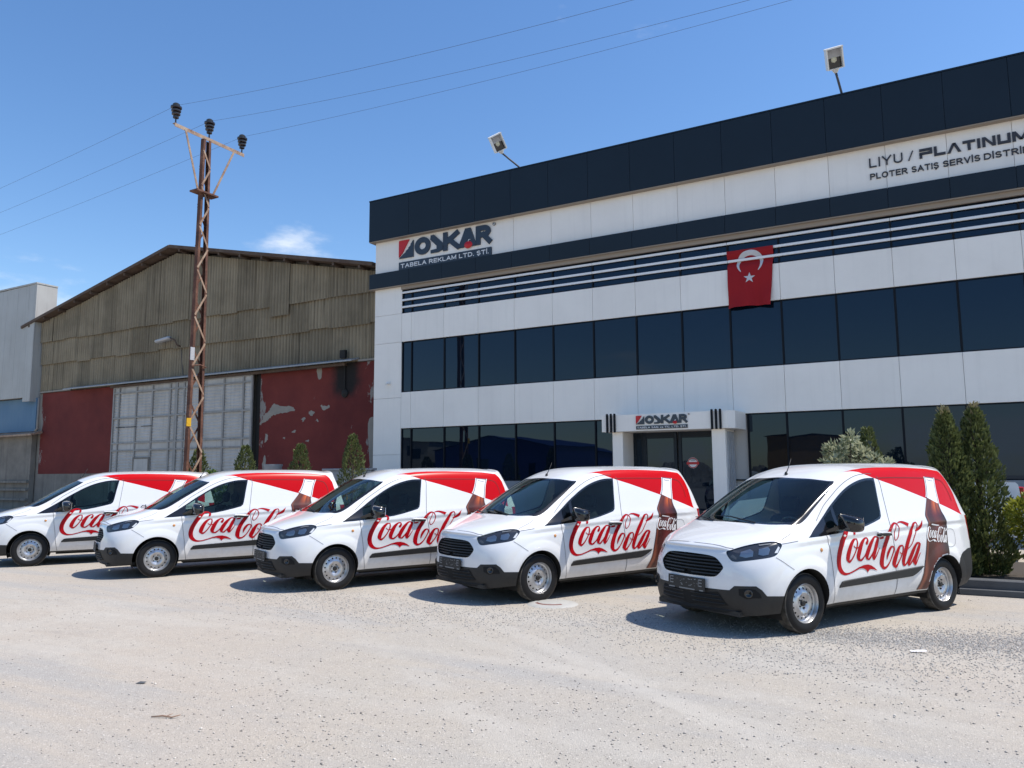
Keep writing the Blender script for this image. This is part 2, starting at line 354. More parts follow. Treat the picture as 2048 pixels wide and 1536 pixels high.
def glass(name, tint, rough=0.0, ior=1.5, gloss=1.0):
    m = bpy.data.materials.new(name); m.use_nodes = True; t = m.node_tree; t.nodes.clear()
    o = t.nodes.new('ShaderNodeOutputMaterial'); mx = t.nodes.new('ShaderNodeMixShader'); tr = t.nodes.new('ShaderNodeBsdfTransparent')
    g = t.nodes.new('ShaderNodeBsdfGlossy'); fr = t.nodes.new('ShaderNodeFresnel'); ge = t.nodes.new('ShaderNodeNewGeometry')
    tr.inputs[0].default_value = (*tint, 1); g.inputs['Roughness'].default_value = rough; g.inputs[0].default_value = (gloss, gloss, gloss, 1)
    ma = t.nodes.new('ShaderNodeMath'); ma.operation = 'MULTIPLY_ADD'; ma.inputs[1].default_value = 1.0/ior - ior; ma.inputs[2].default_value = ior
    t.links.new(ge.outputs['Backfacing'], ma.inputs[0]); t.links.new(ma.outputs[0], fr.inputs['IOR'])
    t.links.new(fr.outputs[0], mx.inputs[0]); t.links.new(tr.outputs[0], mx.inputs[1]); t.links.new(g.outputs[0], mx.inputs[2]); t.links.new(mx.outputs[0], o.inputs[0])
    return m
M['ws_glass'] = glass('windscreen_glass', (0.68, 0.80, 0.74), ior=1.4)
M['side_glass'] = glass('side_window_glass', (0.46, 0.58, 0.55), ior=1.33)
M['lens'] = glass('clear_lens', (0.92, 0.94, 0.95))
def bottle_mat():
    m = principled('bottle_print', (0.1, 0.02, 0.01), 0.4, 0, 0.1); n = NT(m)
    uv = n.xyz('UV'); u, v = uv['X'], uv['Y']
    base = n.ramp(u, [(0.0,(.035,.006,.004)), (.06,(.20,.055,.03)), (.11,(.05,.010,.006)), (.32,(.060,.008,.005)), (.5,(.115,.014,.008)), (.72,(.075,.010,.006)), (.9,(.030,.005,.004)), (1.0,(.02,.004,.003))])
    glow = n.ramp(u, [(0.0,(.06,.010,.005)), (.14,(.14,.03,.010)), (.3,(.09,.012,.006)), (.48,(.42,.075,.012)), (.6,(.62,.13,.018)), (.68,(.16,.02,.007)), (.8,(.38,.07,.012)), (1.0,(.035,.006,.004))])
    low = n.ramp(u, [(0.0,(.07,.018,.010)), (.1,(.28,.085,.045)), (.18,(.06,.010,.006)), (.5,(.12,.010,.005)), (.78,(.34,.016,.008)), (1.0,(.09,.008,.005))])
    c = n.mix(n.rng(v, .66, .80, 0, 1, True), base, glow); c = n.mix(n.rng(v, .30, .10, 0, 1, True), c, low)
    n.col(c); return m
M['bottle'] = bottle_mat()

# ------------------------------------------------------------------ van geometry helpers
def catmull(pts, sub=4, closed=False):
    pts = [np.array(p, float) for p in pts]; n = len(pts); out = []
    rg = range(n if closed else n-1)
    for i in rg:
        g = (lambda k: pts[k % n]) if closed else (lambda k: pts[min(max(k, 0), n-1)])
        p0, p1, p2, p3 = g(i-1), g(i), g(i+1), g(i+2)
        for s in range(sub):
            t = s/sub; out.append(0.5*((2*p1)+(-p0+p2)*t+(2*p0-5*p1+4*p2-p3)*t*t+(-p0+3*p1-3*p2+p3)*t**3))
    if not closed: out.append(pts[-1])
    return [tuple(p) for p in out]
def inpoly(p, poly):
    x, y = p; c = False; j = len(poly)-1
    for i in range(len(poly)):
        xi, yi = poly[i]; xj, yj = poly[j]
        if (yi > y) != (yj > y) and x < (xj-xi)*(y-yi)/(yj-yi)+xi: c = not c
        j = i
    return c
def cut_region(bm, lay, poly, U, V, rid, filt, allow=(0,)):
    """Cut the faces of bm along a 2-D outline seen along U x V and give the faces inside the region id."""
    U, V = Vector(U), Vector(V)
    us = [p[0] for p in poly]; vs = [p[1] for p in poly]; bb = (min(us)-.1, max(us)+.1, min(vs)-.1, max(vs)+.1)
    def cands():
        out = []
        for f in bm.faces:
            if f[lay] not in allow: continue
            c = f.calc_center_median(); u, v = c.dot(U), c.dot(V)
            if bb[0] < u < bb[1] and bb[2] < v < bb[3] and filt(c, f.normal): out.append(f)
        return out
    C = set(cands())
    for i in range(len(poly)):
        a, b = poly[i], poly[(i+1) % len(poly)]
        d = (b[0]-a[0], b[1]-a[1]); L = math.hypot(*d)
        if L < 1e-6: continue
        nrm = (U*(-d[1]) + V*d[0]).normalized(); co = None
        x0, x1, y0, y1 = min(a[0],b[0])-1e-4, max(a[0],b[0])+1e-4, min(a[1],b[1])-1e-4, max(a[1],b[1])+1e-4
        sel = []
        for f in C:
            if not f.is_valid: continue
            fu = [w.co.dot(U) for w in f.verts]; fv = [w.co.dot(V) for w in f.verts]
            if max(fu) >= x0 and min(fu) <= x1 and max(fv) >= y0 and min(fv) <= y1: sel.append(f)
        if not sel: continue
        off = nrm.dot(U*a[0] + V*a[1]) if abs(U.dot(V)) < 1e-6 else 0
        es = set(e for f in sel for e in f.edges); ws = set(w for f in sel for w in f.verts)
        r = bmesh.ops.bisect_plane(bm, geom=sel + list(es) + list(ws), dist=1e-5, plane_co=nrm*off, plane_no=nrm)
        for g in r['geom']:
            if isinstance(g, bmesh.types.BMFace): C.add(g)
        C = set(f for f in C if f.is_valid)
    k = 0
    for f in cands():
        c = f.calc_center_median()
        if inpoly((c.dot(U), c.dot(V)), poly): f[lay] = rid; k += 1
    return k
def stretch(pts): return [((-1.2+(p[0]+1.2)*1.085 if p[0] < -1.2 else p[0]), p[-1]) for p in pts]

PAR = {}
def make_van():
    me = van_body_mesh()
    bm = bmesh.new(); bm.from_mesh(me)
    bmesh.ops.delete(bm, geom=[f for f in bm.faces if f.calc_center_median().y < 0], context='FACES')
    bv = BVHTree.FromBMesh(bm)
    lay = bm.faces.layers.int.new('region')
    X, Y, Z = (1,0,0), (0,1,0), (0,0,1)
    side = lambda c, n: c.y > .55 and abs(n.y) > .35
    # outlines read off the body side (x, z) and front (y, z)
    for cx, rr in ((0.02, .352), (-2.489, .345)):
        circ = [(cx+rr*math.cos(a), .313+rr*math.sin(a)) for a in np.linspace(0, 2*math.pi, 40, endpoint=False)]
        cut_region(bm, lay, circ, X, Z, 1, lambda c, n: c.y > .45)
    wsT = [(-.686,-.02),(-.684,.233),(-.722,.442),(-.775,.60),(-.80,.655),(-.617,.690),(-.325,.722),(-.175,.738),(-.06,.735),(.03,.69),(.126,.516),(.165,.25),(.172,-.02)]
    wsT = catmull(wsT, 3)
    cut_region(bm, lay, wsT, X, Y, 2, lambda c, n: c.z > 1.02)
    ctr = (-.28, 0); wsI = []
    for (a, b) in wsT: wsI.append((a + (-.028 if a > -.2 else .035 if a < -.62 else 0), b - .03 if b > .1 else b))
    cut_region(bm, lay, wsI, X, Y, 3, lambda c, n: c.z > 1.02, allow=(2,))
    dlo_t = catmull([(-.077,.968),(-.183,1.031),(-.298,1.098),(-.433,1.185),(-.554,1.269),(-.68,1.348),(-.829,1.435),(-.98,1.504),(-1.137,1.552),(-1.281,1.577),(-1.436,1.580)], 3)
    dlo = dlo_t + [(-1.425,1.526),(-1.395,1.393),(-1.37,1.261),(-1.356,1.197),(-1.34,1.150),(-1.306,1.120),(-1.20,1.092),(-1.037,1.055),(-.892,1.028),(-.638,1.003),(-.262,.975)]
    cut_region(bm, lay, dlo, X, Z, 4, side)
    def ztop(x): return float(np.interp(-x, [-p[0] for p in dlo_t], [p[1] for p in dlo_t]))
    main = [(-.61, ztop(-.61)-.028)] + [(x, ztop(x)-.026) for x in np.linspace(-.68, -1.38, 14)] + [(-1.405,1.545),(-1.392,1.46),(-1.372,1.36),(-1.35,1.25),(-1.335,1.19),(-1.315,1.155),(-1.28,1.135),(-1.18,1.106),(-1.0,1.066),(-.85,1.042),(-.59,1.02)]
    cut_region(bm, lay, main, X, Z, 5, side, allow=(4,))
    qtr = [(-.565, ztop(-.565)-.03), (-.42, ztop(-.42)-.022), (-.405,1.055), (-.54,1.045)]
    cut_region(bm, lay, qtr[::-1], X, Z, 6, side, allow=(4,))
    S2 = math.sqrt(.5); U45 = (-S2, S2, 0)
    lowb = [(-.62,.462),(-.40,.460),(-.175,.462),(-.125,.507),(.085,.515),(.14,.478),(.187,.419),(.46,.409),(.46,.05),(-.66,.05),(-.66,.462)]
    cut_region(bm, lay, lowb, U45, Z, 7, lambda c, n: c.x > .30)
    gr = catmull([(-.03,.803),(.178,.799),(.315,.787),(.385,.757),(.45,.692),(.438,.65),(.385,.595),(.32,.580),(.18,.578),(-.03,.578)], 3)
    cut_region(bm, lay, gr, Y, Z, 8, lambda c, n: c.x > .6)
    UH = Vector((-.79,.613,0)).normalized()
    hd3 = [(.729,.46,.838),(.683,.508,.865),(.575,.578,.902),(.46,.67,.932),(.35,.757,.945),(.29,.807,.918),(.335,.812,.859),(.409,.807,.804),(.541,.732,.776),(.645,.634,.756),(.713,.55,.745),(.735,.508,.772)]
    hd = [(Vector(p).dot(UH), p[2]) for p in hd3]
    head = catmull(hd, 3, True)
    cut_region(bm, lay, head, UH, Z, 9, lambda c, n: c.x > .2)
    redl = stretch([(-1.052,1.652),(-1.15,1.655),(-1.229,1.643),(-1.307,1.614),(-1.399,1.583),(-1.524,1.545),(-1.693,1.497),(-2.235,1.328),(-2.455,1.26),(-2.882,1.131)])
    redr = [(-3.02,1.13),(-3.02,1.25),(-3.02,1.39),(-2.99,1.52),(-2.94,1.60),(-2.88,1.652)]
    redu = [(-2.6,1.682),(-2.2,1.697),(-1.9,1.703),(-1.587,1.701),(-1.362,1.692),(-1.204,1.676)]
    red = catmull(redl[:4], 3)[:-1] + redl[3:-1] + [(-3.02,1.108)] + redr[1:] + redu
    cut_region(bm, lay, red, X, Z, 10, lambda c, n: c.y > .45)
    # front door leaf, sill, tail corner
    door = [(-.345,.985),(-.36,.87),(-.371,.77),(-.395,.6),(-.41,.45),(-.43,.33),(-.44,.268),(-1.53,.268),(-1.525,.40),(-1.51,.6),(-1.49,.8),(-1.455,1.0),(-1.45,1.09),(-1.472,1.245),(-1.49,1.391),(-1.508,1.525),(-1.49,1.60),(-1.42,1.625),(-1.30,1.627),(-1.132,1.606),(-.963,1.553),(-.811,1.482),(-.662,1.395),(-.513,1.303),(-.443,1.25),(-.30,1.13),(-.12,1.0),(-.05,.955),(-.2,.968)]
    cut_region(bm, lay, door, X, Z, 11, side)
    cut_region(bm, lay, [(.3,.262),(-3.3,.275),(-3.3,.1),(.3,.1)], X, Z, 12, lambda c, n: -3.3 < c.x < .32 and c.y > .3)
    rb = [(-2.70,.40),(-2.735,.50),(-2.79,.60),(-2.90,.665),(-3.05,.70),(-3.4,.70),(-3.4,.2),(-2.68,.2)]
    cut_region(bm, lay, rb, X, Z, 13, lambda c, n: c.x < -2.6, allow=(0,12))
    cut_region(bm, lay, [(-3.10,1.10),(-3.30,1.10),(-3.30,.80),(-3.14,.80),(-3.125,.95)], X, Z, 14, lambda c, n: c.y > .5 and c.x < -3.0)
    cut_region(bm, lay, [(.0,.70),(.34,.70),(.40,.66),(.47,.60),(.485,.47),(.40,.435),(.0,.43)], Y, Z, 15, lambda c, n: c.x < -3.1 and False)
    parts = {}
    for f in bm.faces: parts.setdefault(f[lay], []).append(f)
    def sub(rid, mirror=None):
        """half-region as (verts, faces); mirror: None half, 'both' joined with its reflection, 'other' reflection only"""
        idx = {}; vs = []; fs = []
        for f in parts.get(rid, []):
            r_ = []
            for w in f.verts:
                if w not in idx: idx[w] = len(vs); vs.append(w.co.copy())
                r_.append(idx[w])
            fs.append(r_)
        flip = [Vector((p.x, -p.y, p.z)) for p in vs]
        if mirror == 'other': return flip, [f[::-1] for f in fs]
        if mirror == 'both':
            n = len(vs); return vs + flip, fs + [[i+n for i in f[::-1]] for f in fs]
        return vs, fs
    def part(name, rid, mat, parent, mirror=None, offset=0.0, smooth=40):
        vs, fs = sub(rid, mirror)
        b = bmesh.new(); vv = [b.verts.new(p) for p in vs]
        for f in fs:
            try: b.faces.new([vv[i] for i in f])
            except ValueError: pass
        if mirror == 'both': bmesh.ops.remove_doubles(b, verts=b.verts, dist=1e-4)
        b.normal_update()
        if offset:
            for w in b.verts: w.co += w.normal*offset
        me = bm_mesh(b, name, mat)
        for p in me.polygons: p.use_smooth = True
        return link(name, me, parent)
    def cast(x, z, off=.002, sgn=1):
        h, nr, _, _ = bv.ray_cast(Vector((x, 2, z)), Vector((0,-1,0)))
        if h is None:
            h, nr, _, _ = bv.find_nearest(Vector((x, .85, z)))
        if nr.y < 0: nr = -nr
        p = h + nr*off; return Vector((p.x, sgn*p.y, p.z))
    def castf(y, z, off=.002):
        h, nr, _, _ = bv.ray_cast(Vector((2, abs(y), z)), Vector((-1,0,0)))
        if h is None: h, nr, _, _ = bv.find_nearest(Vector((.8, abs(y), z)))
        if nr.x < 0: nr = -nr
        p = h + nr*off; return Vector((p.x, p.y if y >= 0 else -p.y, p.z))
    def castt(x, y, off=.002):
        h, nr, _, _ = bv.ray_cast(Vector((x, abs(y), 3)), Vector((0,0,-1)))
        if nr.z < 0: nr = -nr
        p = h + nr*off; return Vector((p.x, p.y if y >= 0 else -p.y, p.z))
    def strip3(mb, P, w, mi=0, N=None):                      # ribbon along 3-D points lying on the surface
        n = len(P); vs = []
        for i, p in enumerate(P):
            d = (P[min(i+1, n-1)] - P[max(i-1, 0)]).normalized()
            _, nr, _, _ = bv.find_nearest(Vector((p.x, abs(p.y), p.z)))
            nr = Vector((nr.x, nr.y if p.y >= 0 else -nr.y, nr.z)); s_ = d.cross(nr).normalized()
            vs += [p + s_*w/2, p - s_*w/2]
        mb.add(vs, [(2*i, 2*i+1, 2*i+3, 2*i+2) for i in range(n-1)], mi)
    def sseam(mb, pts, w=.006, sgn=1, off=.0028, sub_=6, mi=0):
        strip3(mb, [cast(x, z, off, sgn) for x, z in catmull(pts, sub_)], w, mi)

    van = empty('delivery_van')
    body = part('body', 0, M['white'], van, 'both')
    part('sill', 12, M['plastic'], van, 'both')
    part('lower_bumper', 7, M['plastic'], van, 'both', .002)
    part('rear_bumper', 13, M['plastic'], van, 'both', .004)
    wsp = part('windscreen_surround', 2, M['gloss_black'], van, 'both')
    part('windscreen', 3, M['ws_glass'], van, 'both')
    doors = []
    for sgn, mr in ((1, None), (-1, 'other')):
        d = part('door', 11, M['white'], van, mr); doors.append(d)
        part('window_frame', 4, M['gloss_black'], d, mr)
        part('window_glass', 5, M['side_glass'], d, mr)
        part('quarter_glass', 6, M['side_glass'], d, mr)
        part('red_wrap', 10, M['red'], body, mr)
        part('tail_lamp', 14, M['lens_red'], van, mr)
    # wheel arch liners
    for cx, rr in ((0.02, .352), (-2.489, .345)):
        for s in (1, -1):
            mb = MB(); A = np.linspace(R(-25), R(205), 28); vs = []
            for a in A:
                px, pz = cx+rr*math.cos(a), .313+rr*math.sin(a)
                yo = abs(cast(px, pz, 0).y)
                vs += [(px, s*(yo+.001), pz), (px, s*(yo-.03), pz), (cx+(rr+.01)*math.cos(a), s*.50, .313+(rr+.01)*math.sin(a))]
            n = len(A); fs = []
            for i in range(n-1):
                for k in range(2): fs.append((3*i+k, 3*i+k+1, 3*i+4+k, 3*i+3+k))
            fs += [tuple(3*i+2 for i in range(n))]
            mb.add(vs, fs); mb.build('wheel_arch', M['void'], van)
    # panel gaps
    mb = MB()
    for s in (1, -1):
        sseam(mb, door[:7], sgn=s); sseam(mb, door[7:17], sgn=s); sseam(mb, door[17:26], sgn=s)
        sseam(mb, [(.285,.920),(.19,.930),(.08,.942)], .005, s)
        sseam(mb, [(.40,.792),(.31,.732),(.215,.665)], .005, s)
        strip3(mb, [castf(s*y, z, .0030) for y, z in catmull([(0,.910),(.236,.905),(.37,.895),(.46,.878),(.51,.872)], 7)], .006)
        strip3(mb, [castt(x, s*y, .0030) for x, y in catmull([(.30,.785),(.2,.775),(.10,.765),(.02,.745)], 4)], .005)
        sseam(mb, [(-2.53,.955),(-2.66,.955),(-2.72,.92),(-2.73,.82),(-2.70,.76),(-2.60,.745),(-2.53,.77),(-2.515,.86),(-2.53,.955)], .004, s)
        sseam(mb, [(-1.53,.268),(-1.55,.6),(-1.56,.66)], .003, s)
    mb.build('panel_gap', M['seam'], body)
    mb = MB()
    for s in (1, -1): sseam(mb, stretch([(-1.45,1.577),(-1.742,1.580),(-2.277,1.570),(-2.50,1.560),(-2.66,1.535),(-2.72,1.48),(-2.75,1.38),(-2.755,1.28)]), .010, s, .0028)
    mb.build('panel_gap', M['seam_red'], body)
    # lower side moulding
    for s in (1, -1):
        mb = MB(); xs = np.linspace(-.505, -2.03, 40); vs = []
        for x in xs:
            t = (-.505 - x)/1.525
            z1 = .492 + .066*t; z0 = .424 + .030*t
            e = min(1, ((-.505-x)/.05)**.5) if x > -.555 else 1
            z1 = z0 + (z1-z0)*(.35+.65*e)
            if t > .84: z0 = z0 + (z1-.008-z0)*((t-.84)/.16)**1.4
            p0, p1 = cast(x, z0, 0, s), cast(x, z1, 0, s); o = Vector((0, s*.020, 0))
            vs += [p0, p0 + o + Vector((0,0,.006)), p1 + o - Vector((0,0,.006)), p1]
        n = len(xs); fs = []
        for i in range(n-1):
            for k in range(3):
                q = (4*i+k, 4*i+k+1, 4*i+5+k, 4*i+4+k); fs.append(q if s == 1 else q[::-1])
        fs += [(0,1,2,3), (4*n-1,4*n-2,4*n-3,4*n-4)]
        mb.add(vs, fs); mb.build('side_moulding', M['plastic'], van, smooth=35)
    # livery: script lettering and bottle on the visible side
    def stroke(mb, pts4, mat_i, i, f, off0=.0022):
        q = catmull([(a[0]/1000, a[1]/1000, a[2]/1000, a[3]/1000) for a in pts4], 5)
        o = off0 + i*.00012
        vs = []
        for a in q: vs += [f(a[0], a[1], o), f(a[2], a[3], o)]
        mb.add(vs, [(2*k, 2*k+1, 2*k+3, 2*k+2) for k in range(len(q)-1)], mat_i)
    def script(mb, f, mi=0, off0=.0022):
        for i, st in enumerate(SCRIPT): stroke(mb, st, mi, i, f, off0)
        sw = [(a/1000, b/1000) for a, b in SWASH]
        pts, tris = tri2d(sw, [], .03)
        mb.add([f(a, b, off0+.0024) for a, b in pts], tris, mi)
    mb = MB(); script(mb, lambda x, z, o: cast(x, z, o)); mb.build('script_lettering', M['script'], body, smooth=True)
    bl = [(-2.459,1.585),(-2.430,1.502),(-2.385,1.40),(-2.342,1.335),(-2.25,1.225),(-2.176,1.135),(-2.178,1.09),(-2.186,1.03),(-2.165,.95),(-2.125,.86),(-2.10,.75),(-2.075,.63),(-2.045,.51),(-2.01,.42),(-1.965,.34),(-1.94,.285)]
    br = [(-2.648,1.57),(-2.60,1.46),(-2.565,1.33),(-2.545,1.255),(-2.545,1.18),(-2.56,1.11),(-2.575,1.05),(-2.578,.99),(-2.56,.93),(-2.555,.86),(-2.55,.76),(-2.54,.68),(-2.53,.58),(-2.52,.48),(-2.51,.38),(-2.50,.285)]
    L_, R_ = catmull(bl, 5), catmull(br, 5)
    def bottle(k0, k1, i0, i1, off, name, mat, uvs=True, n=14, scale=1.0):
        vs = []; uv = []; rows = list(zip(L_, R_))[k0:k1]
        for r_, (a, b) in enumerate(rows):
            for c in range(n+1):
                t = i0 + (i1-i0)*c/n; x = a[0]+(b[0]-a[0])*t; z = a[1]+(b[1]-a[1])*t
                vs.append(cast(x, z, off)); uv.append((t, 1-(k0+r_)/(len(L_)-1)))
        fs = []
        for r_ in range(len(rows)-1):
            for c in range(n):
                q = (r_*(n+1)+c, (r_+1)*(n+1)+c, (r_+1)*(n+1)+c+1, r_*(n+1)+c+1)
                ce = sum((vs[k] for k in q), Vector())/4
                if math.hypot(ce.x+2.489, ce.z-.313) < .357: continue
                fs.append(q)
        me = bpy.data.meshes.new(name); me.from_pydata(vs, [], fs); me.update(); me.materials.append(mat)
        if uvs:
            lay_ = me.uv_layers.new(name='UVMap')
            for lp in me.loops: lay_.data[lp.index].uv = uv[lp.vertex_index]
        for p in me.polygons: p.use_smooth = True
        return link(name, me, body)
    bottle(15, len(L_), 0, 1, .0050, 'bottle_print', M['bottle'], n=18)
    bottle(0, 16, -.10, 1.10, .0044, 'bottle_neck_outline', M['white_print'], n=6)
    bottle(0, 16, -.03, 1.03, .0048, 'bottle_neck_edge', M['grey_print'], n=6)
    bottle(1, 16, .03, .97, .0052, 'bottle_neck', M['white_print'], n=6)
    mb = MB(); strip3(mb, [cast(-2.465-.17*t, 1.553-.018*t-.012*math.sin(math.pi*t), .0056) for t in np.linspace(.08,.75,8)], .008); mb.build('bottle_neck_band', M['grey_print'], body)
    # small white lettering across the bottle
    def small(x, z, o):
        u = (x+1.27)/1.6; w = (z-.82)
        return cast(-2.345 + u*.42, .905 + w*.36 - .05*(-u)*1.0, o)
    mb = MB(); script(mb, small, 0, .0062); mb.build('white_lettering', M['white_print'], body)
    mb = MB(); strip3(mb, [cast(-2.25-.16*t, 1.027-.022*t, .0062) for t in np.linspace(0,1,6)], .016); mb.build('caption_print', M['white_print'], body)
    # door handles, mirrors, indicators
    for s, d in zip((1, -1), doors):
        mb = MB(); vs = []
        prof = [(-1.195,.0),( -1.215,.6),(-1.26,1),(-1.33,1),(-1.39,.8),(-1.425,.0)]
        P = [cast(x, .952-.012*((-1.195-x)/.23), .004+.038*h, s) for x, h in catmull(prof, 3)]
        mb.tube(P, [.010+.008*math.sin(math.pi*i/(len(P)-1)) for i in range(len(P))], 8)
        mb.build('handle', M['plastic'], d, smooth=True)
        mb = MB(); P = [cast(x, .978-.012*((-1.195-x)/.23), .006+.020*h, s) for x, h in catmull(prof, 3)]
        mb.tube(P, [.008+.006*math.sin(math.pi*i/(len(P)-1)) for i in range(len(P))], 8); mb.build('handle_cap', M['white'], d, smooth=True)
        b = bmesh.new(); bmesh.ops.create_cube(b, size=1)
        bmesh.ops.subdivide_edges(b, edges=b.edges, cuts=5, use_grid_fill=True)
        for w in b.verts:
            c = w.co*2; l = (abs(c.x)**4+abs(c.y)**4+abs(c.z)**4)**.25; c = c/l
            sx = .075*(1-.25*(c.y < 0)*abs(c.y))*(1 if c.x < 0 else 1.25*(1-.3*abs(c.y)))
            w.co = Vector((c.x*sx, c.y*.135, c.z*.088*(1-.13*c.y) - .016*c.y))
            w.co = Vector((-.575 + w.co.x, s*(.995 + w.co.y), 1.105 + w.co.z))
        if s == -1: bmesh.ops.reverse_faces(b, faces=b.faces)
        mb = MB(); mb.bm(b)
        mb.add([( -.36,s*.85,1.005),(-.62,s*.86,1.02),(-.58,s*.93,1.04),(-.47,s*.93,1.04),(-.36,s*.85,1.03),(-.62,s*.86,1.05),(-.58,s*.93,1.09),(-.47,s*.93,1.09)],
               [(0,1,2,3),(7,6,5,4),(0,3,7,4),(1,5,6,2),(2,6,7,3),(0,4,5,1)])
        mb.build('mirror', M['gloss_black'], d, smooth=50)
        mb = MB(); mb.box(-.652,-.648,-.10,.10,-.062,.062, M=Matrix.Translation((0, s*.998, 1.107))); mb.build('mirror_glass', M['chrome'], d)
        mb = MB(); c = cast(-.232, .838, 0, s); mb.lathe([(0,.007),(.016,.006),(.022,0)], 12, M=Matrix.Translation(c) @ Matrix.Rotation(-s*math.pi/2, 4, 'X')); mb.build('side_indicator', M['amber'], van, smooth=True)
    # grille
    mb = MB(); g2 = [(y, z) for y, z in gr if y > 0.0]
    ring = [(0, gr[0][1])] + g2 + [(0, gr[-1][1])]
    full = [(y, z) for y, z in ring] + [(-y, z) for y, z in ring[::-1][1:-1]]
    vs = []
    for y, z in full:
        p = castf(y, z, 0); vs += [p + Vector((.004,0,0)), Vector((p.x-.045, y*.97, .69+(z-.69)*.96))]
    n = len(full)
    mb.add(vs, [(2*i, 2*((i+1)%n), 2*((i+1)%n)+1, 2*i+1) for i in range(n)] + [tuple(2*i+1 for i in range(n))])
    gro = mb.build('grille', M['void'], van)
    for i, z in enumerate(np.linspace(.607, .775, 6)):
        mb = MB(); hw = max([y for y, zz in full if abs(zz-z) < .03] + [.3])*.985
        P = []
        for y in np.linspace(-hw, hw, 17):
            p = castf(y, z, 0); P.append(Vector((p.x-.014, y, z)))
        vs = []
        for p in P: vs += [p+Vector((-.03,0,.010)), p+Vector((0,0,.007)), p+Vector((.004,0,-.006)), p+Vector((-.03,0,-.012))]
        fs = []
        for k in range(len(P)-1):
            for q in range(4): fs.append((4*k+q, 4*k+(q+1)%4, 4*k+4+(q+1)%4, 4*k+4+q))
        mb.add(vs, fs); mb.build('slat', M['plastic'], gro, smooth=30)
    mb = MB()
    for s in (1, -1):                                         # lower intake and fog lamp pockets, near-black sheets laid on the bumper
        pass
    low = [(-.40,.435),(.40,.435),(.43,.39),(.485,.305),(.36,.288),(0,.28),(-.36,.288),(-.485,.305),(-.43,.39)]
    pts, tris = tri2d(low, [], .05); mb.add([castf(y, z, .0065) for y, z in pts], tris); lo_ = mb.build('lower_intake', M['void'], van)
    for z in (.32,.36,.40):
        hw = .40+.06*(.43-z)/.12; mb = MB()
        mb.tube([castf(y, z, .010) for y in np.linspace(-hw, hw, 15)], .006, 6); mb.build('slat', M['plastic'], lo_)
    for s in (1, -1):
        mb = MB(); fp = [(.60,.480),(.70,.487),(.735,.478),(.765,.44),(.77,.40),(.66,.385),(.60,.42)]
        pts, tris = tri2d(fp, [], .04)
        mb.add([castf(s*y, z, .0065) for y, z in pts], tris); po = mb.build('fog_lamp_pocket', M['void'], van)
        c = castf(s*.68, .44, .0); nr = Vector((.75, s*.66, 0)); rot = nr.to_track_quat('Z','Y').to_matrix().to_4x4()
        mb = MB(); mb.lathe([(.0,-.002),(.028,.0),(.036,.009),(.042,.004)], 16, M=Matrix.Translation(c+nr*.008) @ rot); mb.build('fog_lamp', M['gloss_black'], po, smooth=True)
        # splitter lip under the bumper
    mb = MB(); P = [castf(y, .268, .0) for y in np.linspace(-.56, .56, 21)]
    mb.tube([p + Vector((-.012,0,-.016)) for p in P], .012, 6); mb.box(.30,.72,-.60,.60,.20,.25); mb.build('splitter', M['plastic'], van)
    # number plate
    pl = empty('number_plate', (.868, 0, .487)); pl.parent = van; pl.rotation_euler = (0, R(-3), 0)
    mb = MB(); mb.bbox(-.012,.0,-.275,.275,-.068,.068,.004); mb.build('plate_frame', M['plate'], pl)
    mb = MB(); g_ = random.Random(3)
    for (y0, y1) in ((.19,.235),(-.235,-.19)):
        for z_ in (.05,.02,-.012): mb.box(.001,.0022,y0,y1,z_-.008,z_+.002)
        mb.box(.001,.0023,y0-.008,y0-.002,-.02,.05)
    for k in range(22):
        y = g_.uniform(-.17,.17); z_ = g_.uniform(-.03,.045); mb.box(.001,.0016+k*.00004,y,y+g_.uniform(.006,.024),z_,z_+g_.uniform(.003,.008))
    mb.build('plate_marks', M['plate_mark'], pl)['kind'] = 'stuff'
    mb = MB()
    for (y0, y1) in ((.20,.255),(-.10,.13),(-.255,-.17)): mb.box(.0005,.002,y0,y1,-.064,-.052)
    mb.build('plate_caption', M['plate_mark'], pl)
    # badge
    c = castf(0, .876, 0); mb = MB(); nr = (castf(0,.90,0)-castf(0,.855,0)); tilt = math.atan2(-nr.x, nr.z)
    Mx = Matrix.Translation(c) @ Matrix.Rotation(-tilt, 4, 'Y') @ Matrix.Rotation(math.pi/2, 4, 'Y') @ Matrix.Diagonal((.42, 1, 1, 1))
    mb.lathe([(.0,.008),(.055,.007),(.058,.006)], 28, 0, Mx); mb.lathe([(.058,.0062),(.064,.008),(.068,.0)], 28, 1, Mx)
    mb.build('badge', [M['badge'], M['chrome']], van, smooth=True)
    # head lamps
    for s, mr in ((1, None), (-1, 'other')):
        hl = part('head_lamp', 9, M['lamp_dark'], van, mr, -.012)
        part('lens', 9, M['lens'], hl, mr, .001)
        def hp(u, z, d):                                       # point on the lamp surface given (u, z) outline coordinates
            nd = Vector((.613,.79,0)); o = UH*u + Vector((0,0,z)) + nd*2
            h, nr, _, _ = bv.ray_cast(o, -nd)
            p = h - nd*d; return Vector((p.x, s*p.y, p.z))
        u0, u1 = min(p[0] for p in hd), max(p[0] for p in hd)
        def quad(name, pts, d, mat):
            mb = MB(); pp, tt = tri2d(pts, [], .02); mb.add([hp(u0+(u1-u0)*a, b, d) for a, b in pp], tt if s == 1 else [t[::-1] for t in tt]); mb.build(name, mat, hl)
        quad('reflector', [(.22,.80),(.25,.842),(.42,.872),(.47,.85),(.45,.80),(.33,.787)], .008, M['lamp_silver'])
        quad('reflector', [(.55,.82),(.57,.875),(.74,.895),(.77,.87),(.73,.82),(.63,.81)], .008, M['lamp_silver'])
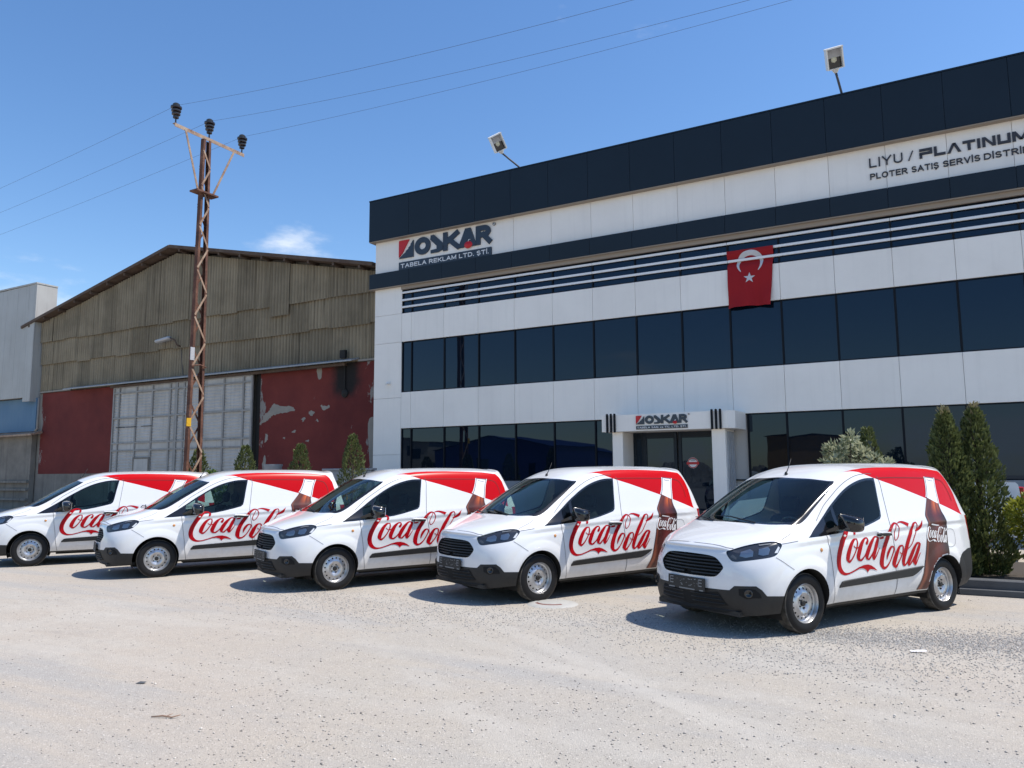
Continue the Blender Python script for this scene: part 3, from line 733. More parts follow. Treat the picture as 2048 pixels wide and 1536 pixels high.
        quad('reflector', [(.06,.79),(.10,.815),(.17,.785),(.16,.765)], .008, M['seam'])
        quad('daylight_strip', [(.84,.835),(.93,.90),(.955,.885),(.90,.835)], .004, M['white_print'])
        quad('daylight_strip', [(.58,.915),(.80,.93),(.80,.922),(.59,.905)], .004, M['plate_mark'])
    # wipers, aerial
    mb = MB()
    for (a, b, c_) in (((.155,.35),(.10,-.05),(.075,-.30)), ((.16,-.25),(.10,-.50),(.04,-.66))):
        mb.tube([castt(*a, .012), castt(*b, .03), castt(*c_, .02)], [.009,.007,.004], 6)
    mb.build('wiper', M['plastic'], van)
    c = castt(-.755, .04, 0); mb = MB()
    mb.lathe([(.022,-.002),(.02,.012),(.009,.035)], 10, M=Matrix.Translation(c)); mb.tube([c+Vector((-.005,0,.02)), c+Vector((-.055,0,.10)), c+Vector((-.10,0,.19))], [.007,.0045,.003], 6)
    mb.build('aerial', M['plastic'], van, smooth=True)
    # cabin
    mb = MB(); mb.box(-1.52,-1.49,-.70,.70,.3,1.6); mb.build('bulkhead', M['dash'], van)
    mb = MB(); mb.box(-1.5,.25,-.72,.72,.30,.34); mb.build('cabin_floor', M['dash'], van)
    mb = MB(); mb.add([(.12,-.66,1.06),(.12,.66,1.06),(-.22,.66,1.055),(-.22,-.66,1.055),(-.36,.66,.97),(-.36,-.66,.97),(-.30,.66,.62),(-.30,-.66,.62)], [(0,1,2,3),(3,2,4,5),(5,4,6,7)])
    mb.bbox(-.27,-.12,.24,.52,1.05,1.10,.02); mb.build('dashboard', M['dash'], van, smooth=30)
    mb = MB(); cc = Vector((-.47,.37,.98)); rot = Matrix.Rotation(R(-62), 4, 'Y'); pts = [cc + rot @ Vector((.185*math.cos(a), .185*math.sin(a), 0)) for a in np.linspace(0, 2*math.pi, 25)]
    mb.tube(pts, .016, 6); mb.tube([cc + rot @ Vector((0,-.18,0)), cc + rot @ Vector((0,.18,0))], .02, 6); mb.tube([cc, cc+Vector((.22,0,-.10))], .03, 6); mb.build('steering_wheel', M['gloss_black'], van, smooth=True)
    for yy in (.37, -.37):
        st = empty('seat', (-.98, yy, .34)); st.parent = van
        mb = MB(); mb.bbox(-.05,.42,-.24,.24,0,.24,.05); mb.build('cushion', M['cloth'], st, smooth=50)
        mb = MB(); mb.bbox(-.08,.08,-.24,.24,0,.62,.06, M=Matrix.Translation((-.10,0,.18)) @ Matrix.Rotation(R(-15), 4, 'Y')); mb.build('backrest', M['cloth'], st, smooth=50)
        mb = MB(); mb.bbox(-.05,.05,-.13,.13,0,.19,.04, M=Matrix.Translation((-.30,0,.82)) @ Matrix.Rotation(R(-10), 4, 'Y')); mb.build('headrest', M['cloth'], st, smooth=50)
    # underbody
    mb = MB(); mb.box(-3.1,.55,-.50,.50,.21,.30); mb.box(-2.1,-.42,-.74,.74,.20,.27); mb.tube([(-2.489,-.62,.30),(-2.489,.62,.30)], .05, 8); mb.tube([(0,-.62,.28),(0,.62,.28)], .04, 8)
    mb.tube([(-2.9,-.45,.27),(-3.1,-.45,.27)], .035, 8); mb.build('underbody', M['void'], van)
    # wheels
    ty, rm, hb = MB(), MB(), MB()
    ty.lathe([(.195,.060),(.205,.082),(.245,.094),(.280,.088),(.297,.072)], 40, 0, axis='y')
    prof = [(.297,.072)]
    for k, y in enumerate(np.linspace(.060, -.060, 9)): prof += [(.305, y+.006), (.305, y-.004), (.299, y-.005), (.299, y-.007)]
    ty.lathe(prof + [(.297,-.072),(.280,-.088),(.205,-.08),(.195,-.06)], 40, 1, axis='y')
    rm.lathe([(.200,.066),(.204,.074),(.198,.078),(.190,.066),(.184,.040),(.172,.030)], 40, 0, axis='y')
    # disc with round openings near its rim, dished towards the hub
    hh = []
    for k in range(16):
        a = 2*math.pi*k/16; hh.append([(.150*math.cos(a)+.0115*math.cos(t), .150*math.sin(a)+.0115*math.sin(t)) for t in np.linspace(0, 2*math.pi, 9)[:-1]])
    outer = [(.173*math.cos(t), .173*math.sin(t)) for t in np.linspace(0, 2*math.pi, 41)[:-1]]
    pts, tris = tri2d(outer, hh, .022)
    def dish(r_): return float(np.interp(r_, [0,.045,.055,.075,.105,.130,.145,.165,.173], [.036,.036,.030,.050,.062,.050,.036,.030,.030]))
    rm.add([(a, dish(math.hypot(a, b)), b) for a, b in pts], [t[::-1] for t in tris], 0)
    rm.lathe([(.0,.006),(.18,.006)], 24, 1, axis='y')
    hb.lathe([(.0,.056),(.026,.055),(.031,.050),(.033,.034)], 16, 0, axis='y')
    for k in range(5):
        a = 2*math.pi*k/5; hb.lathe([(.0,.050),(.008,.049),(.009,.034)], 8, 0, M=Matrix.Translation((.054*math.cos(a), 0, .054*math.sin(a))), axis='y')
    tm, rmm, hm = ty.mesh('tyre', [M['rubber'], M['tread']], 40), rm.mesh('rim', [M['steel'], M['void']], 35), hb.mesh('hub_cap', M['plastic'], 40)
    for cx in (0, -2.489):
        for s in (1, -1):
            w = empty('wheel', (cx, s*.755, .305), 0 if s == 1 else math.pi); w.parent = van
            sp = rng.uniform(0, 6.28)
            for nm, mm in (('tyre', tm), ('rim', rmm), ('hub_cap', hm)):
                o = link(nm, mm, w); o.rotation_euler = (0, sp, 0)
    bm.free(); bpy.data.meshes.remove(me)
    return van
def tri2d(outer, holes, grid):
    """constrained triangulation of an outline with holes and inner points on a grid"""
    pts = [Vector(p) for p in outer]; ed = [(i, (i+1) % len(outer)) for i in range(len(outer))]
    for h in holes:
        n = len(pts); pts += [Vector(p) for p in h]; ed += [(n+i, n+(i+1) % len(h)) for i in range(len(h))]
    x0, x1 = min(p[0] for p in outer), max(p[0] for p in outer); y0, y1 = min(p[1] for p in outer), max(p[1] for p in outer)
    x = x0 + grid*.5
    while x < x1:
        y = y0 + grid*.5
        while y < y1:
            if inpoly((x, y), outer) and not any(inpoly((x, y), h) for h in holes): pts.append(Vector((x, y)))
            y += grid
        x += grid
    r = geometry.delaunay_2d_cdt(pts, ed, [], 0, 1e-6)
    vs, fs = r[0], r[2]; out = []
    for f in fs:
        c = sum((vs[i] for i in f), Vector((0,0)))/len(f)
        if inpoly(c, outer) and not any(inpoly(c, h) for h in holes):
            a, b, d = vs[f[0]], vs[f[1]], vs[f[2]]
            out.append(tuple(f) if (b-a).cross(d-a) > 0 else tuple(f[::-1]))
    return [tuple(v) for v in vs], out

# ------------------------------------------------------------------ setting materials
def wall_mat(name, col, col2, scale=1.2, rough=0.7, streak=0.0, coat=0.0, rnd=0.06, bump=0.0):
    m = principled(name, col, rough, 0, coat); n = NT(m); p = n.pos()
    a = n.noise(p, scale, 7, .65); st = n.noise(n.mp(p, scale=(3.0,3.0,.12)), 2.2, 5, .6)
    c = n.mix(n.rng(a, .38, .72), col, col2)
    if streak: c = n.mix(n.math('MULTIPLY', n.rng(st, .52, .78), streak), c, tuple(x*.45 for x in col2))
    if rnd:
        k = n.rng(n.rand(), 0, 1, 1-rnd, 1+rnd*.4); cc = n.n.new('ShaderNodeVectorMath'); cc.operation = 'SCALE'; n.lk(c, cc.inputs[0]); n.lk(k, cc.inputs['Scale']); c = cc.outputs[0]
    n.col(c)
    if bump: n.bump(n.noise(p, 40, 6, .7), bump, .01)
    return m
M['panel'] = wall_mat('white_cladding', (.85,.805,.74), (.79,.745,.685), .7, .42, .10, .0, .03)
M['navy'] = wall_mat('navy_cladding', (.006,.013,.022), (.0075,.0155,.026), .6, .42, .0, .0, .02); M['navy'].node_tree.nodes['Principled BSDF'].inputs['Specular IOR Level'].default_value = .3
M['navy_back'] = principled('navy_backing', (.02,.03,.042), .8)
M['joint'] = principled('panel_joint', (.50,.48,.45), .9)
M['soffit'] = principled('soffit', (.30,.25,.20), .8)
M['mullion'] = principled('window_mullion', (.004,.006,.010), .6, 0, 0, .2)
M['stone'] = wall_mat('grey_plinth', (.26,.28,.30), (.21,.22,.24), 1.5, .6, .2)
M['rail'] = principled('white_rail', (.74,.74,.74), .4)
def facade_glass(name):
    m = principled(name, (.002,.006,.011), .012, 0, 0, .5, IOR=1.52)
    m.node_tree.nodes['Principled BSDF'].inputs['Specular Tint'].default_value = (.60, .78, 1, 1); n = NT(m)
    k = n.noise(n.mp(n.pos(), scale=(1,1,1)), .55, 2, .4); n.bump(k, .10, .03)
    n.col(n.mix(n.rand(), (.0015,.0045,.010), (.003,.008,.017))); return m
M['office_glass'] = facade_glass('dark_office_glass')
M['letter'] = principled('letter_navy', (.018,.028,.045), .4, 0, .2)
M['letter_dark'] = principled('letter_charcoal', (.03,.028,.034), .45)
M['letter_white'] = principled('letter_white', (.75,.75,.75), .4)
M['letter_red'] = principled('letter_red', (.50,.006,.010), .4)
M['flag'] = principled('flag_cloth', (.29,.002,.006), .85)
M['flag_white'] = principled('flag_white_cloth', (.52,.52,.54), .85)
M['galv'] = wall_mat('galvanised', (.34,.35,.36), (.26,.26,.27), 3, .45, .1)
M['lamp_grey'] = principled('lamp_grey', (.42,.43,.45), .45)
M['lamp_white'] = principled('lamp_white', (.72,.72,.70), .5)
M['bulb'] = principled('lamp_lens', (.62,.60,.45), .2)
M['rust'] = principled('rusty_steel', (.10,.045,.028), .85); _n = NT(M['rust'])
_n.col(_n.ramp(_n.noise(_n.mp('Object'), 3.5, 8, .7), [(.3,(.045,.022,.017)), (.5,(.11,.045,.028)), (.66,(.19,.095,.06)), (.8,(.26,.17,.12))])); _n.bump(_n.noise(_n.mp('Object'), 60, 5), .3, .01)
M['rust_light'] = principled('pale_rusty_steel', (.30,.20,.14), .8); _n = NT(M['rust_light'])
_n.col(_n.ramp(_n.noise(_n.mp('Object'), 4, 8, .7), [(.3,(.16,.075,.045)), (.55,(.34,.24,.17)), (.75,(.44,.36,.28))]))
M['ceramic'] = principled('brown_ceramic', (.022,.014,.012), .25, 0, .4)
M['wire'] = principled('wire', (.05,.055,.07), .6)
M['yellow'] = principled('yellow_sign', (.62,.36,.02), .5)
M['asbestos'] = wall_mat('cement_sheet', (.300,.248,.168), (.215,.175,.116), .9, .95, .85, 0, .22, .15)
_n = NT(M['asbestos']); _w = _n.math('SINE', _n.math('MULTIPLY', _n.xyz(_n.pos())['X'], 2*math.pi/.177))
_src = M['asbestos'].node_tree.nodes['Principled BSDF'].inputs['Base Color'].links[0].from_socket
_st = _n.math('MULTIPLY', _n.rng(_w, -.1, .9, 0, .34), _n.rng(_n.noise(_n.mp(_n.pos(), scale=(1,1,.35)), .8, 5), .3, .65, .35, 1))  # dirt streaks and groove shade, both painted as dark stripes in the corrugation hollows
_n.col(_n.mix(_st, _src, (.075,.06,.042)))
M['roof_edge'] = wall_mat('rusty_roof_edge', (.075,.045,.032), (.12,.085,.06), 2.5, .85, .3)
def red_wall():
    m = principled('red_limewash', (.17,.03,.028), .9); n = NT(m); p = n.pos(); x = n.xyz(p)
    a = n.noise(p, .6, 8, .65); b = n.noise(p, 3.2, 8, .7)
    c = n.mix(n.rng(a, .35, .7), (.165,.026,.020), (.105,.014,.012))
    c = n.mix(n.rng(b, .62, .72, 0, .5), c, (.17,.045,.04))
    edge = n.math('ADD', n.noise(n.mp(p, scale=(1,1,.5)), 1.6, 9, .72), n.rng(n.math('ABSOLUTE', n.math('ADD', x['X'], 40.9)), 0, 1.1, .20, 0))
    edge = n.math('ADD', edge, n.rng(n.math('ABSOLUTE', n.math('ADD', x['X'], 18.5)), 0, .9, .20, 0))
    edge = n.math('ADD', edge, n.rng(n.math('ABSOLUTE', n.math('ADD', x['X'], 24.75)), 0, .7, .14, 0))
    c = n.mix(n.rng(edge, .665, .69), c, (.24,.22,.20))
    dx = n.math('MULTIPLY', n.math('ADD', x['X'], 20.05), .95); dz = n.math('SUBTRACT', n.math('MAXIMUM', n.math('SUBTRACT', 5.15, x['Z']), 0), 0)
    rr = n.math('SQRT', n.math('ADD', n.math('MULTIPLY', dx, dx), n.math('MULTIPLY', dz, n.math('MULTIPLY', dz, 1.6))))
    rr = n.math('ADD', rr, n.math('MULTIPLY', n.math('SUBTRACT', b, .5), .55))
    c = n.mix(n.rng(rr, .30, .92, .99, 0, True), c, (.008,.007,.007))
    n.col(c); n.bump(n.noise(p, 22, 7, .7), .25, .02); return m
M['redwall'] = red_wall()
M['plaster'] = wall_mat('old_plaster', (.25,.225,.19), (.15,.135,.115), .8, .95, .7, 0, 0, .3)
M['bare'] = wall_mat('bare_render', (.30,.27,.23), (.24,.22,.19), 2, .95, 0, 0, 0, .3)
M['gate'] = wall_mat('gate_sheet', (.47,.45,.42), (.37,.35,.315), 1.5, .6, .55, 0, .07)
M['gate_frame'] = wall_mat('gate_frame_paint', (.30,.29,.275), (.23,.215,.195), 2.5, .6, .5)
M['soot'] = principled('sooty_metal', (.012,.011,.010), .8)
M['wcladding'] = wall_mat('weathered_white_sheet', (.42,.42,.40), (.36,.355,.335), .5, .6, .45, 0, .05)
M['blue'] = wall_mat('blue_limewash', (.10,.19,.29), (.13,.22,.31), .9, .9, .25, 0, 0)
M['kerb'] = wall_mat('dark_kerb_stone', (.085,.092,.10), (.06,.064,.07), 4, .7, .1, 0, .1, .1)
M['soil'] = principled('soil', (.05,.04,.03), .95)
GX = [-16.49 + 1.4275*k for k in range(0, 19)]                      # facade module
FY = 22.0

# ------------------------------------------------------------------ ground
def ground_mat():
    m = principled('gravel_ground', (.4,.37,.34), .92, 0, 0, .25); n = NT(m); p = n.pos()
    big = n.noise(p, .11, 5, .6); mid = n.noise(p, .55, 6, .62, .4); fine = n.noise(p, 7, 8, .72); grit = n.noise(p, 75, 5, .7)
    trk = n.noise(n.mp(p, scale=(.16,1.1,1), rot=(0,0,R(8))), .9, 5, .6)
    c = n.mix(n.rng(mid, .36, .66, 0, 1, True), (.402,.366,.308), (.375,.356,.320))
    c = n.mix(n.rng(big, .42, .62, 0, .75, True), c, (.425,.370,.308))
    c = n.mix(n.rng(trk, .50, .64, 0, .8, True), c, (.340,.332,.314))
    wet = n.noise(n.mp(p, scale=(.35,.8,1), rot=(0,0,R(-12))), .8, 7, .7)
    c = n.mix(n.rng(wet, .60, .72, 0, .5, True), c, (.29,.272,.25))
    pale = n.noise(n.mp(p, scale=(.25,.6,1), loc=(7,3,0)), .7, 6, .65)
    c = n.mix(n.rng(pale, .52, .66, 0, .6, True), c, (.455,.428,.378))
    c = n.mix(n.rng(fine, .36, .68, 0, .4), c, (.31,.285,.255))
    c = n.mix(n.rng(grit, .50, .70, 0, .5), c, (.235,.215,.20))
    v = n.voro(p, 105, 'F1', 'Color'); vx = n.xyz(v)
    c = n.mix(n.rng(vx['X'], .93, .95, 0, .5), c, (.19,.18,.17))
    c = n.mix(n.rng(vx['Y'], .94, .96, 0, .5), c, (.58,.54,.49))
    X_ = n.xyz(p)
    for (cx, cy, r_, st) in ((-30,-31,46.2,.34), (-30,-31,44.75,.34), (9,31,27.6,.26), (9,31,26.1,.26), (-4,-42,46.6,.26), (-4,-42,48.1,.26)):
        dx, dy = n.math('ADD', X_['X'], -cx), n.math('ADD', X_['Y'], -cy)
        d = n.math('ABSOLUTE', n.math('SUBTRACT', n.math('SQRT', n.math('ADD', n.math('MULTIPLY', dx, dx), n.math('MULTIPLY', dy, dy))), r_))
        d = n.math('ADD', d, n.math('MULTIPLY', n.math('SUBTRACT', fine, .5), .12))
        k = n.math('MULTIPLY', n.rng(d, .07, .16, st, 0, True), n.rng(mid, .38, .56))
        c = n.mix(k, c, (.455,.43,.385))
    n.col(c)
    h = n.math('ADD', n.math('MULTIPLY', fine, .6), n.math('ADD', n.math('MULTIPLY', grit, .35), n.math('MULTIPLY', n.voro(p, 105), .5)))
    n.bump(h, .55, .012); return m
mb = MB(); mb.add([(-1500,-1500,0),(1500,-1500,0),(1500,1500,0),(-1500,1500,0)], [(0,1,2,3)])
tag(mb.build('ground', ground_mat()), kind='structure')
# loose stones on the gravel: many, so one mass
def stone_mesh(n, zone, smin, smax, seed, name, mat, keep=None, power=2.2):
    g = np.random.default_rng(seed); base = np.array([(1,0,0),(-1,0,0),(0,1,0),(0,-1,0),(0,0,1),(0,0,-1)], float)
    tri = np.array([(0,2,4),(2,1,4),(1,3,4),(3,0,4),(2,0,5),(1,2,5),(3,1,5),(0,3,5)])
    x, y = zone(g, n)
    if keep is not None:
        k = keep(x, y, g); x, y = x[k], y[k]
    n = len(x); s = smin + (smax-smin)*g.random(n)**power
    V = base[None]*(1 + g.uniform(-.42,.42,(n,6,1))); a = g.uniform(0, 6.28, n); ca, sa = np.cos(a), np.sin(a)
    V = V*np.stack([np.ones(n), g.uniform(.55,1,n), g.uniform(.35,.75,n)], -1)[:,None,:]*s[:,None,None]
    W = V.copy(); W[...,0] = V[...,0]*ca[:,None]-V[...,1]*sa[:,None]; W[...,1] = V[...,0]*sa[:,None]+V[...,1]*ca[:,None]
    W[...,0] += x[:,None]; W[...,1] += y[:,None]; W[...,2] += s[:,None]*.22
    F = (tri[None] + (np.arange(n)*6)[:,None,None]).reshape(-1,3)
    me = bpy.data.meshes.new(name); me.vertices.add(n*6); me.vertices.foreach_set('co', W.reshape(-1)); 
    me.loops.add(len(F)*3); me.loops.foreach_set('vertex_index', F.reshape(-1).astype(np.int32))
    me.polygons.add(len(F)); me.polygons.foreach_set('loop_start', np.arange(0, len(F)*3, 3, dtype=np.int32)); me.polygons.foreach_set('loop_total', np.full(len(F), 3, np.int32))
    me.update(); me.validate(); me.materials.append(mat); return link(name, me)
def stone_mat(name, stops):
    m = principled(name, (.3,.28,.26), .9, 0, 0, .3); n = NT(m); n.col(n.ramp(n.voro(n.pos(), 9, 'F1', 'Distance'), stops) if False else n.ramp(n.n.new('ShaderNodeNewGeometry').outputs['Random Per Island'], stops)); return m
M['stones'] = stone_mat('gravel_stones', [(0,(.15,.14,.13)), (.07,(.25,.23,.21)), (.4,(.38,.35,.315)), (.85,(.48,.45,.41)), (1,(.68,.65,.60))])
M['grit'] = stone_mat('grey_gravel', [(0,(.18,.175,.17)), (.3,(.31,.30,.285)), (.8,(.43,.42,.40)), (1,(.60,.58,.55))])
def zone_view(g, n):                                                # spread over the visible wedge, denser close by
    r_ = 3.0 + 19*g.random(n)**1.7; a = R(90+29.2) + R(38)*g.uniform(-1,1,n); return r_*np.cos(a), r_*np.sin(a)
def nz(x, y, s, ph): return np.sin(x*s+ph)*np.cos(y*s*1.3-ph)+.6*np.sin((x+y)*s*2.1+ph*2)+.5*np.cos((x*1.7-y)*s*3.3)
tag(stone_mesh(52000, zone_view, .0028, .0125, 3, 'gravel', M['stones'], lambda x, y, g: g.random(len(x)) < np.clip(.46+.36*nz(x,y,.8,1.2), .14, 1), 3.2), 'loose stones scattered over the pale gravel yard', 'gravel', kind='stuff')
def zone_heap(g, n):
    t = g.random(n); x = -1.4+5.5*t+g.normal(0,.35,n); y = 8.55+1.1*t+g.normal(0,.42,n)*(.6+.8*t)
    k = g.random(n) < .35; x = np.where(k, g.uniform(-9,1,n), x); y = np.where(k, 7.9+g.normal(0,.55,n)+.3*np.sin(x*1.3), y); return x, y
tag(stone_mesh(42000, zone_heap, .0035, .0105, 5, 'grey_gravel', M['grit'], None, 1.6), 'thicker drift of small grey gravel beside the front van', 'gravel', kind='stuff')

# ------------------------------------------------------------------ office building
off = empty('office_building', (-18, FY, 0)); tag(off, 'three storey white and navy office building with dark window bands', 'building')
OO = Vector((-18, FY, 0))
def oadd(name, mb, mat, parent=None, **k):
    mb.v = [tuple(Vector(p) - OO) for p in mb.v]; return mb.build(name, mat, parent or off, **k)
XR = 9.2
mb = MB(); mb.box(-18.14, XR, FY+.10, FY+16, 0, 11.6); oadd('wall', mb, M['joint'])
_pan = {}
def panel(x0, x1, z0, z1, mat, y=FY, t=.06, name='panel', parent=None):
    g = .004; key = (round(x1-x0, 3), round(z1-z0, 3), mat.name, t)
    if key not in _pan:
        b = MB(); w, h = x1-x0-2*g, z1-z0-2*g; b.bbox(0, w, 0, t, 0, h, .004); _pan[key] = b.mesh(name, mat)
    return link(name, _pan[key], parent or off, Vector((x0+g, y, z0+g)) - OO)
cols = [(-18.18, -16.92), (-16.92, -16.49)] + list(zip(GX[:-1], GX[1:]))
cols = [c for c in cols if c[0] < XR-.2]
for (z0, z1) in ((.0, 1.15), (1.15, 2.36), (2.36, 4.42), (4.42, 6.46), (6.46, 7.52), (7.52, 8.58)): panel(-18.18, -16.92, z0, z1, M['panel'])
for (x0, x1) in cols:
    panel(x0, x1, 9.10, 10.47, M['panel'])                          # band that carries the signs
    if x0 > -17:
        panel(x0, x1, 6.46, 7.52, M['panel']); panel(x0, x1, 3.30, 4.61, M['panel']); 
        if x1 < -8.4 or x0 > -4.9: panel(x0, x1, .0, 1.42, M['stone'])
for (x0, x1) in zip([-18.34]+GX[:-1], GX): panel(x0, x1, 10.37, 11.93, M['navy'], FY-.22, .30); panel(x0, x1, 8.55, 9.115, M['navy'], FY-.17, .22)
mb = MB(); mb.box(-18.32, XR, FY-.19, FY+.28, 10.39, 11.91); mb.box(-18.32, XR, FY-.14, FY+.05, 8.57, 9.10); oadd('parapet_core', mb, M['navy_back'])
mb = MB(); mb.box(-18.33, XR, FY-.21, FY+.30, 10.345, 10.368); oadd('soffit', mb, M['soffit'])
mb = MB(); mb.box(-18.35, XR, FY-.23, FY+.30, 11.932, 11.975); oadd('coping', mb, M['navy'])
mb = MB(); mb.box(-18.33, XR, FY-.16, FY+.1, 8.525, 8.549); mb.box(-16.92, XR, FY-.06, FY+.1, 8.40, 8.523); oadd('soffit', mb, M['soffit'])
_pane = {}
def bay(x0, x1, z0, z1):
    w = x1-x0; key = (round(w, 3), round(z1-z0, 3))
    if key not in _pane:
        b = MB(); b.box(.028, w-.028, 0, .02, .03, z1-z0-.03); _pane[key] = b.mesh('pane', M['office_glass'])
    o = link('pane', _pane[key], off, Vector((x0, FY+.07, z0)) - OO)
    o.rotation_euler = (R(rng.uniform(-.3,.3)), 0, R(rng.uniform(-.4,.4)))
def mull(x, z0, z1, w=.05):
    b = MB(); b.box(x-w/2, x+w/2, FY+.035, FY+.11, z0, z1); oadd('mullion', b, M['mullion'])
for z0, z1 in ((7.52, 8.40), (4.61, 6.46), (1.42, 3.30)):
    for (x0, x1) in cols[1:]:
        if z0 < 2 and not (x1 < -8.3 or x0 > -4.95): continue
        bay(x0, x1, z0, z1); mull(x1, z0, z1)
    if z0 < 2:
        bay(-9.353, -8.40, z0, z1); bay(-4.70, -3.643, z0, z1); mull(-3.643, z0, z1); mull(-4.69, z0, z1)
        for xa, xb in ((-9.353, -8.38), (-4.72, -3.643)): panel(xa, xb, .0, 1.42, M['stone'])
    mull(-16.9, z0, z1, .04)
    for z in (z0, z1):
        b = MB(); b.box(-16.92, XR, FY+.03, FY+.115, z-.03 if z == z1 else z, z if z == z1 else z+.03); oadd('window_rail', b, M['mullion'])
for z in (8.29, 8.01, 7.75):                                        # white sun rails in front of the top windows, in lengths
    for (x0, x1) in zip(cols[1:][::3], cols[1:][2::3]+[cols[-1]]):
        b = MB(); b.bbox(x0[0]+.005, x1[1]-.005, FY-.02, FY+.03, z-.036, z+.036, .006); oadd('sun_rail', b, M['rail'])
mb = MB(); mb.box(-17.55,-17.40,FY-.06,FY,4.93,5.03); mb.tube([(-17.48,FY-.06,4.97),(-17.48,FY-.16,4.92)], .035, 8); oadd('camera_housing', mb, M['lamp_white'])
# entrance porch
po = empty('entrance_porch', (-6.7, 20.8, 0)); po.parent = off; po.location = Vector((-6.7, 20.8, 0)) - OO
PO = Vector((-6.7, 20.8, 0))
def padd(name, mb, mat, **k):
    mb.v = [tuple(Vector(p) - PO) for p in mb.v]; return mb.build(name, mat, po, **k)
mb = MB(); pl_ = [(-8.62,20.8),(-4.97,20.8),(-4.80,20.98),(-4.74,21.99),(-8.62,21.99)]; n = len(pl_)
mb.add([(x, y, 2.845) for x, y in pl_] + [(x, y, 3.325) for x, y in pl_], [tuple(range(n))[::-1], tuple(range(n, 2*n))] + [(i, (i+1)%n, n+(i+1)%n, n+i) for i in range(n)]); padd('canopy', mb, M['panel'])
mb = MB(); mb.bbox(-8.36,-8.04,20.95,21.99,0,2.84,.01); padd('column', mb, M['panel'])
mb = MB(); mb.bbox(-5.45,-5.08,20.95,21.99,0,2.84,.01); padd('column', mb, M['panel'])
for k in range(4):
    mb = MB(); y = 21.12+.2*k; mb.bbox(-5.09,-5.035,y,y+.10,.05,2.78,.01); padd('fin', mb, M['galv'])
for xs in ((-8.44,-8.32,-8.21), (-5.38,-5.265,-5.15)):
    for x in xs:
        mb = MB(); mb.bbox(x-.028,x+.028,20.735,20.80,2.82,3.37,.012); padd('bar', mb, M['mullion'])
dr = empty('door', (-6.7, 21.9, 0)); dr.parent = po; dr.location = Vector((-6.7, 21.9, 0)) - PO
def dadd(name, mb, mat):
    mb.v = [tuple(Vector(p) - Vector((-6.7,21.9,0))) for p in mb.v]; return mb.build(name, mat, dr)
for (x0, x1) in ((-8.04,-7.95),(-7.78,-7.62),(-6.80,-6.70),(-6.66,-6.56),(-5.68,-5.58),(-5.50,-5.45)):
    mb = MB(); mb.bbox(x0,x1,21.82,21.90,0,2.84,.008); dadd('stile', mb, M['navy'])
for (x0, x1) in ((-7.95,-7.78),(-7.62,-6.80),(-6.56,-5.68),(-5.58,-5.50)):
    mb = MB(); mb.box(x0+.002,x1-.002,21.85,21.87,.12,2.66); dadd('pane', mb, M['office_glass'])
    mb = MB(); mb.box(x0+.002,x1-.002,21.83,21.89,2.66,2.83); mb.box(x0+.002,x1-.002,21.83,21.89,0,.12); dadd('rail', mb, M['navy'])
mb = MB(); mb.tube([(-6.74,21.78,.9),(-6.74,21.78,1.6)], .018, 8); dadd('handle', mb, M['chrome'])
stk = MB(); Mx = Matrix.Translation((-6.25,21.842,1.93)) @ Matrix.Rotation(R(90), 4, 'X')
stk.lathe([(0,.001),(.155,.001)], 28, 0, Mx); stk.lathe([(.125,.0022),(.150,.0022)], 28, 1, Mx); stk.box(-6.43,-6.07,21.836,21.8385,1.885,1.955, 1)
for k, (a, b) in enumerate(((-.07,.07),(-.09,.09),(-.08,.08))): stk.box(-6.25+a,-6.25+b,21.8372,21.8388,1.995+k*.024,2.006+k*.024, 2)
dadd('round_sticker', stk, [M['letter_white'], M['letter_red'], M['letter_dark']])

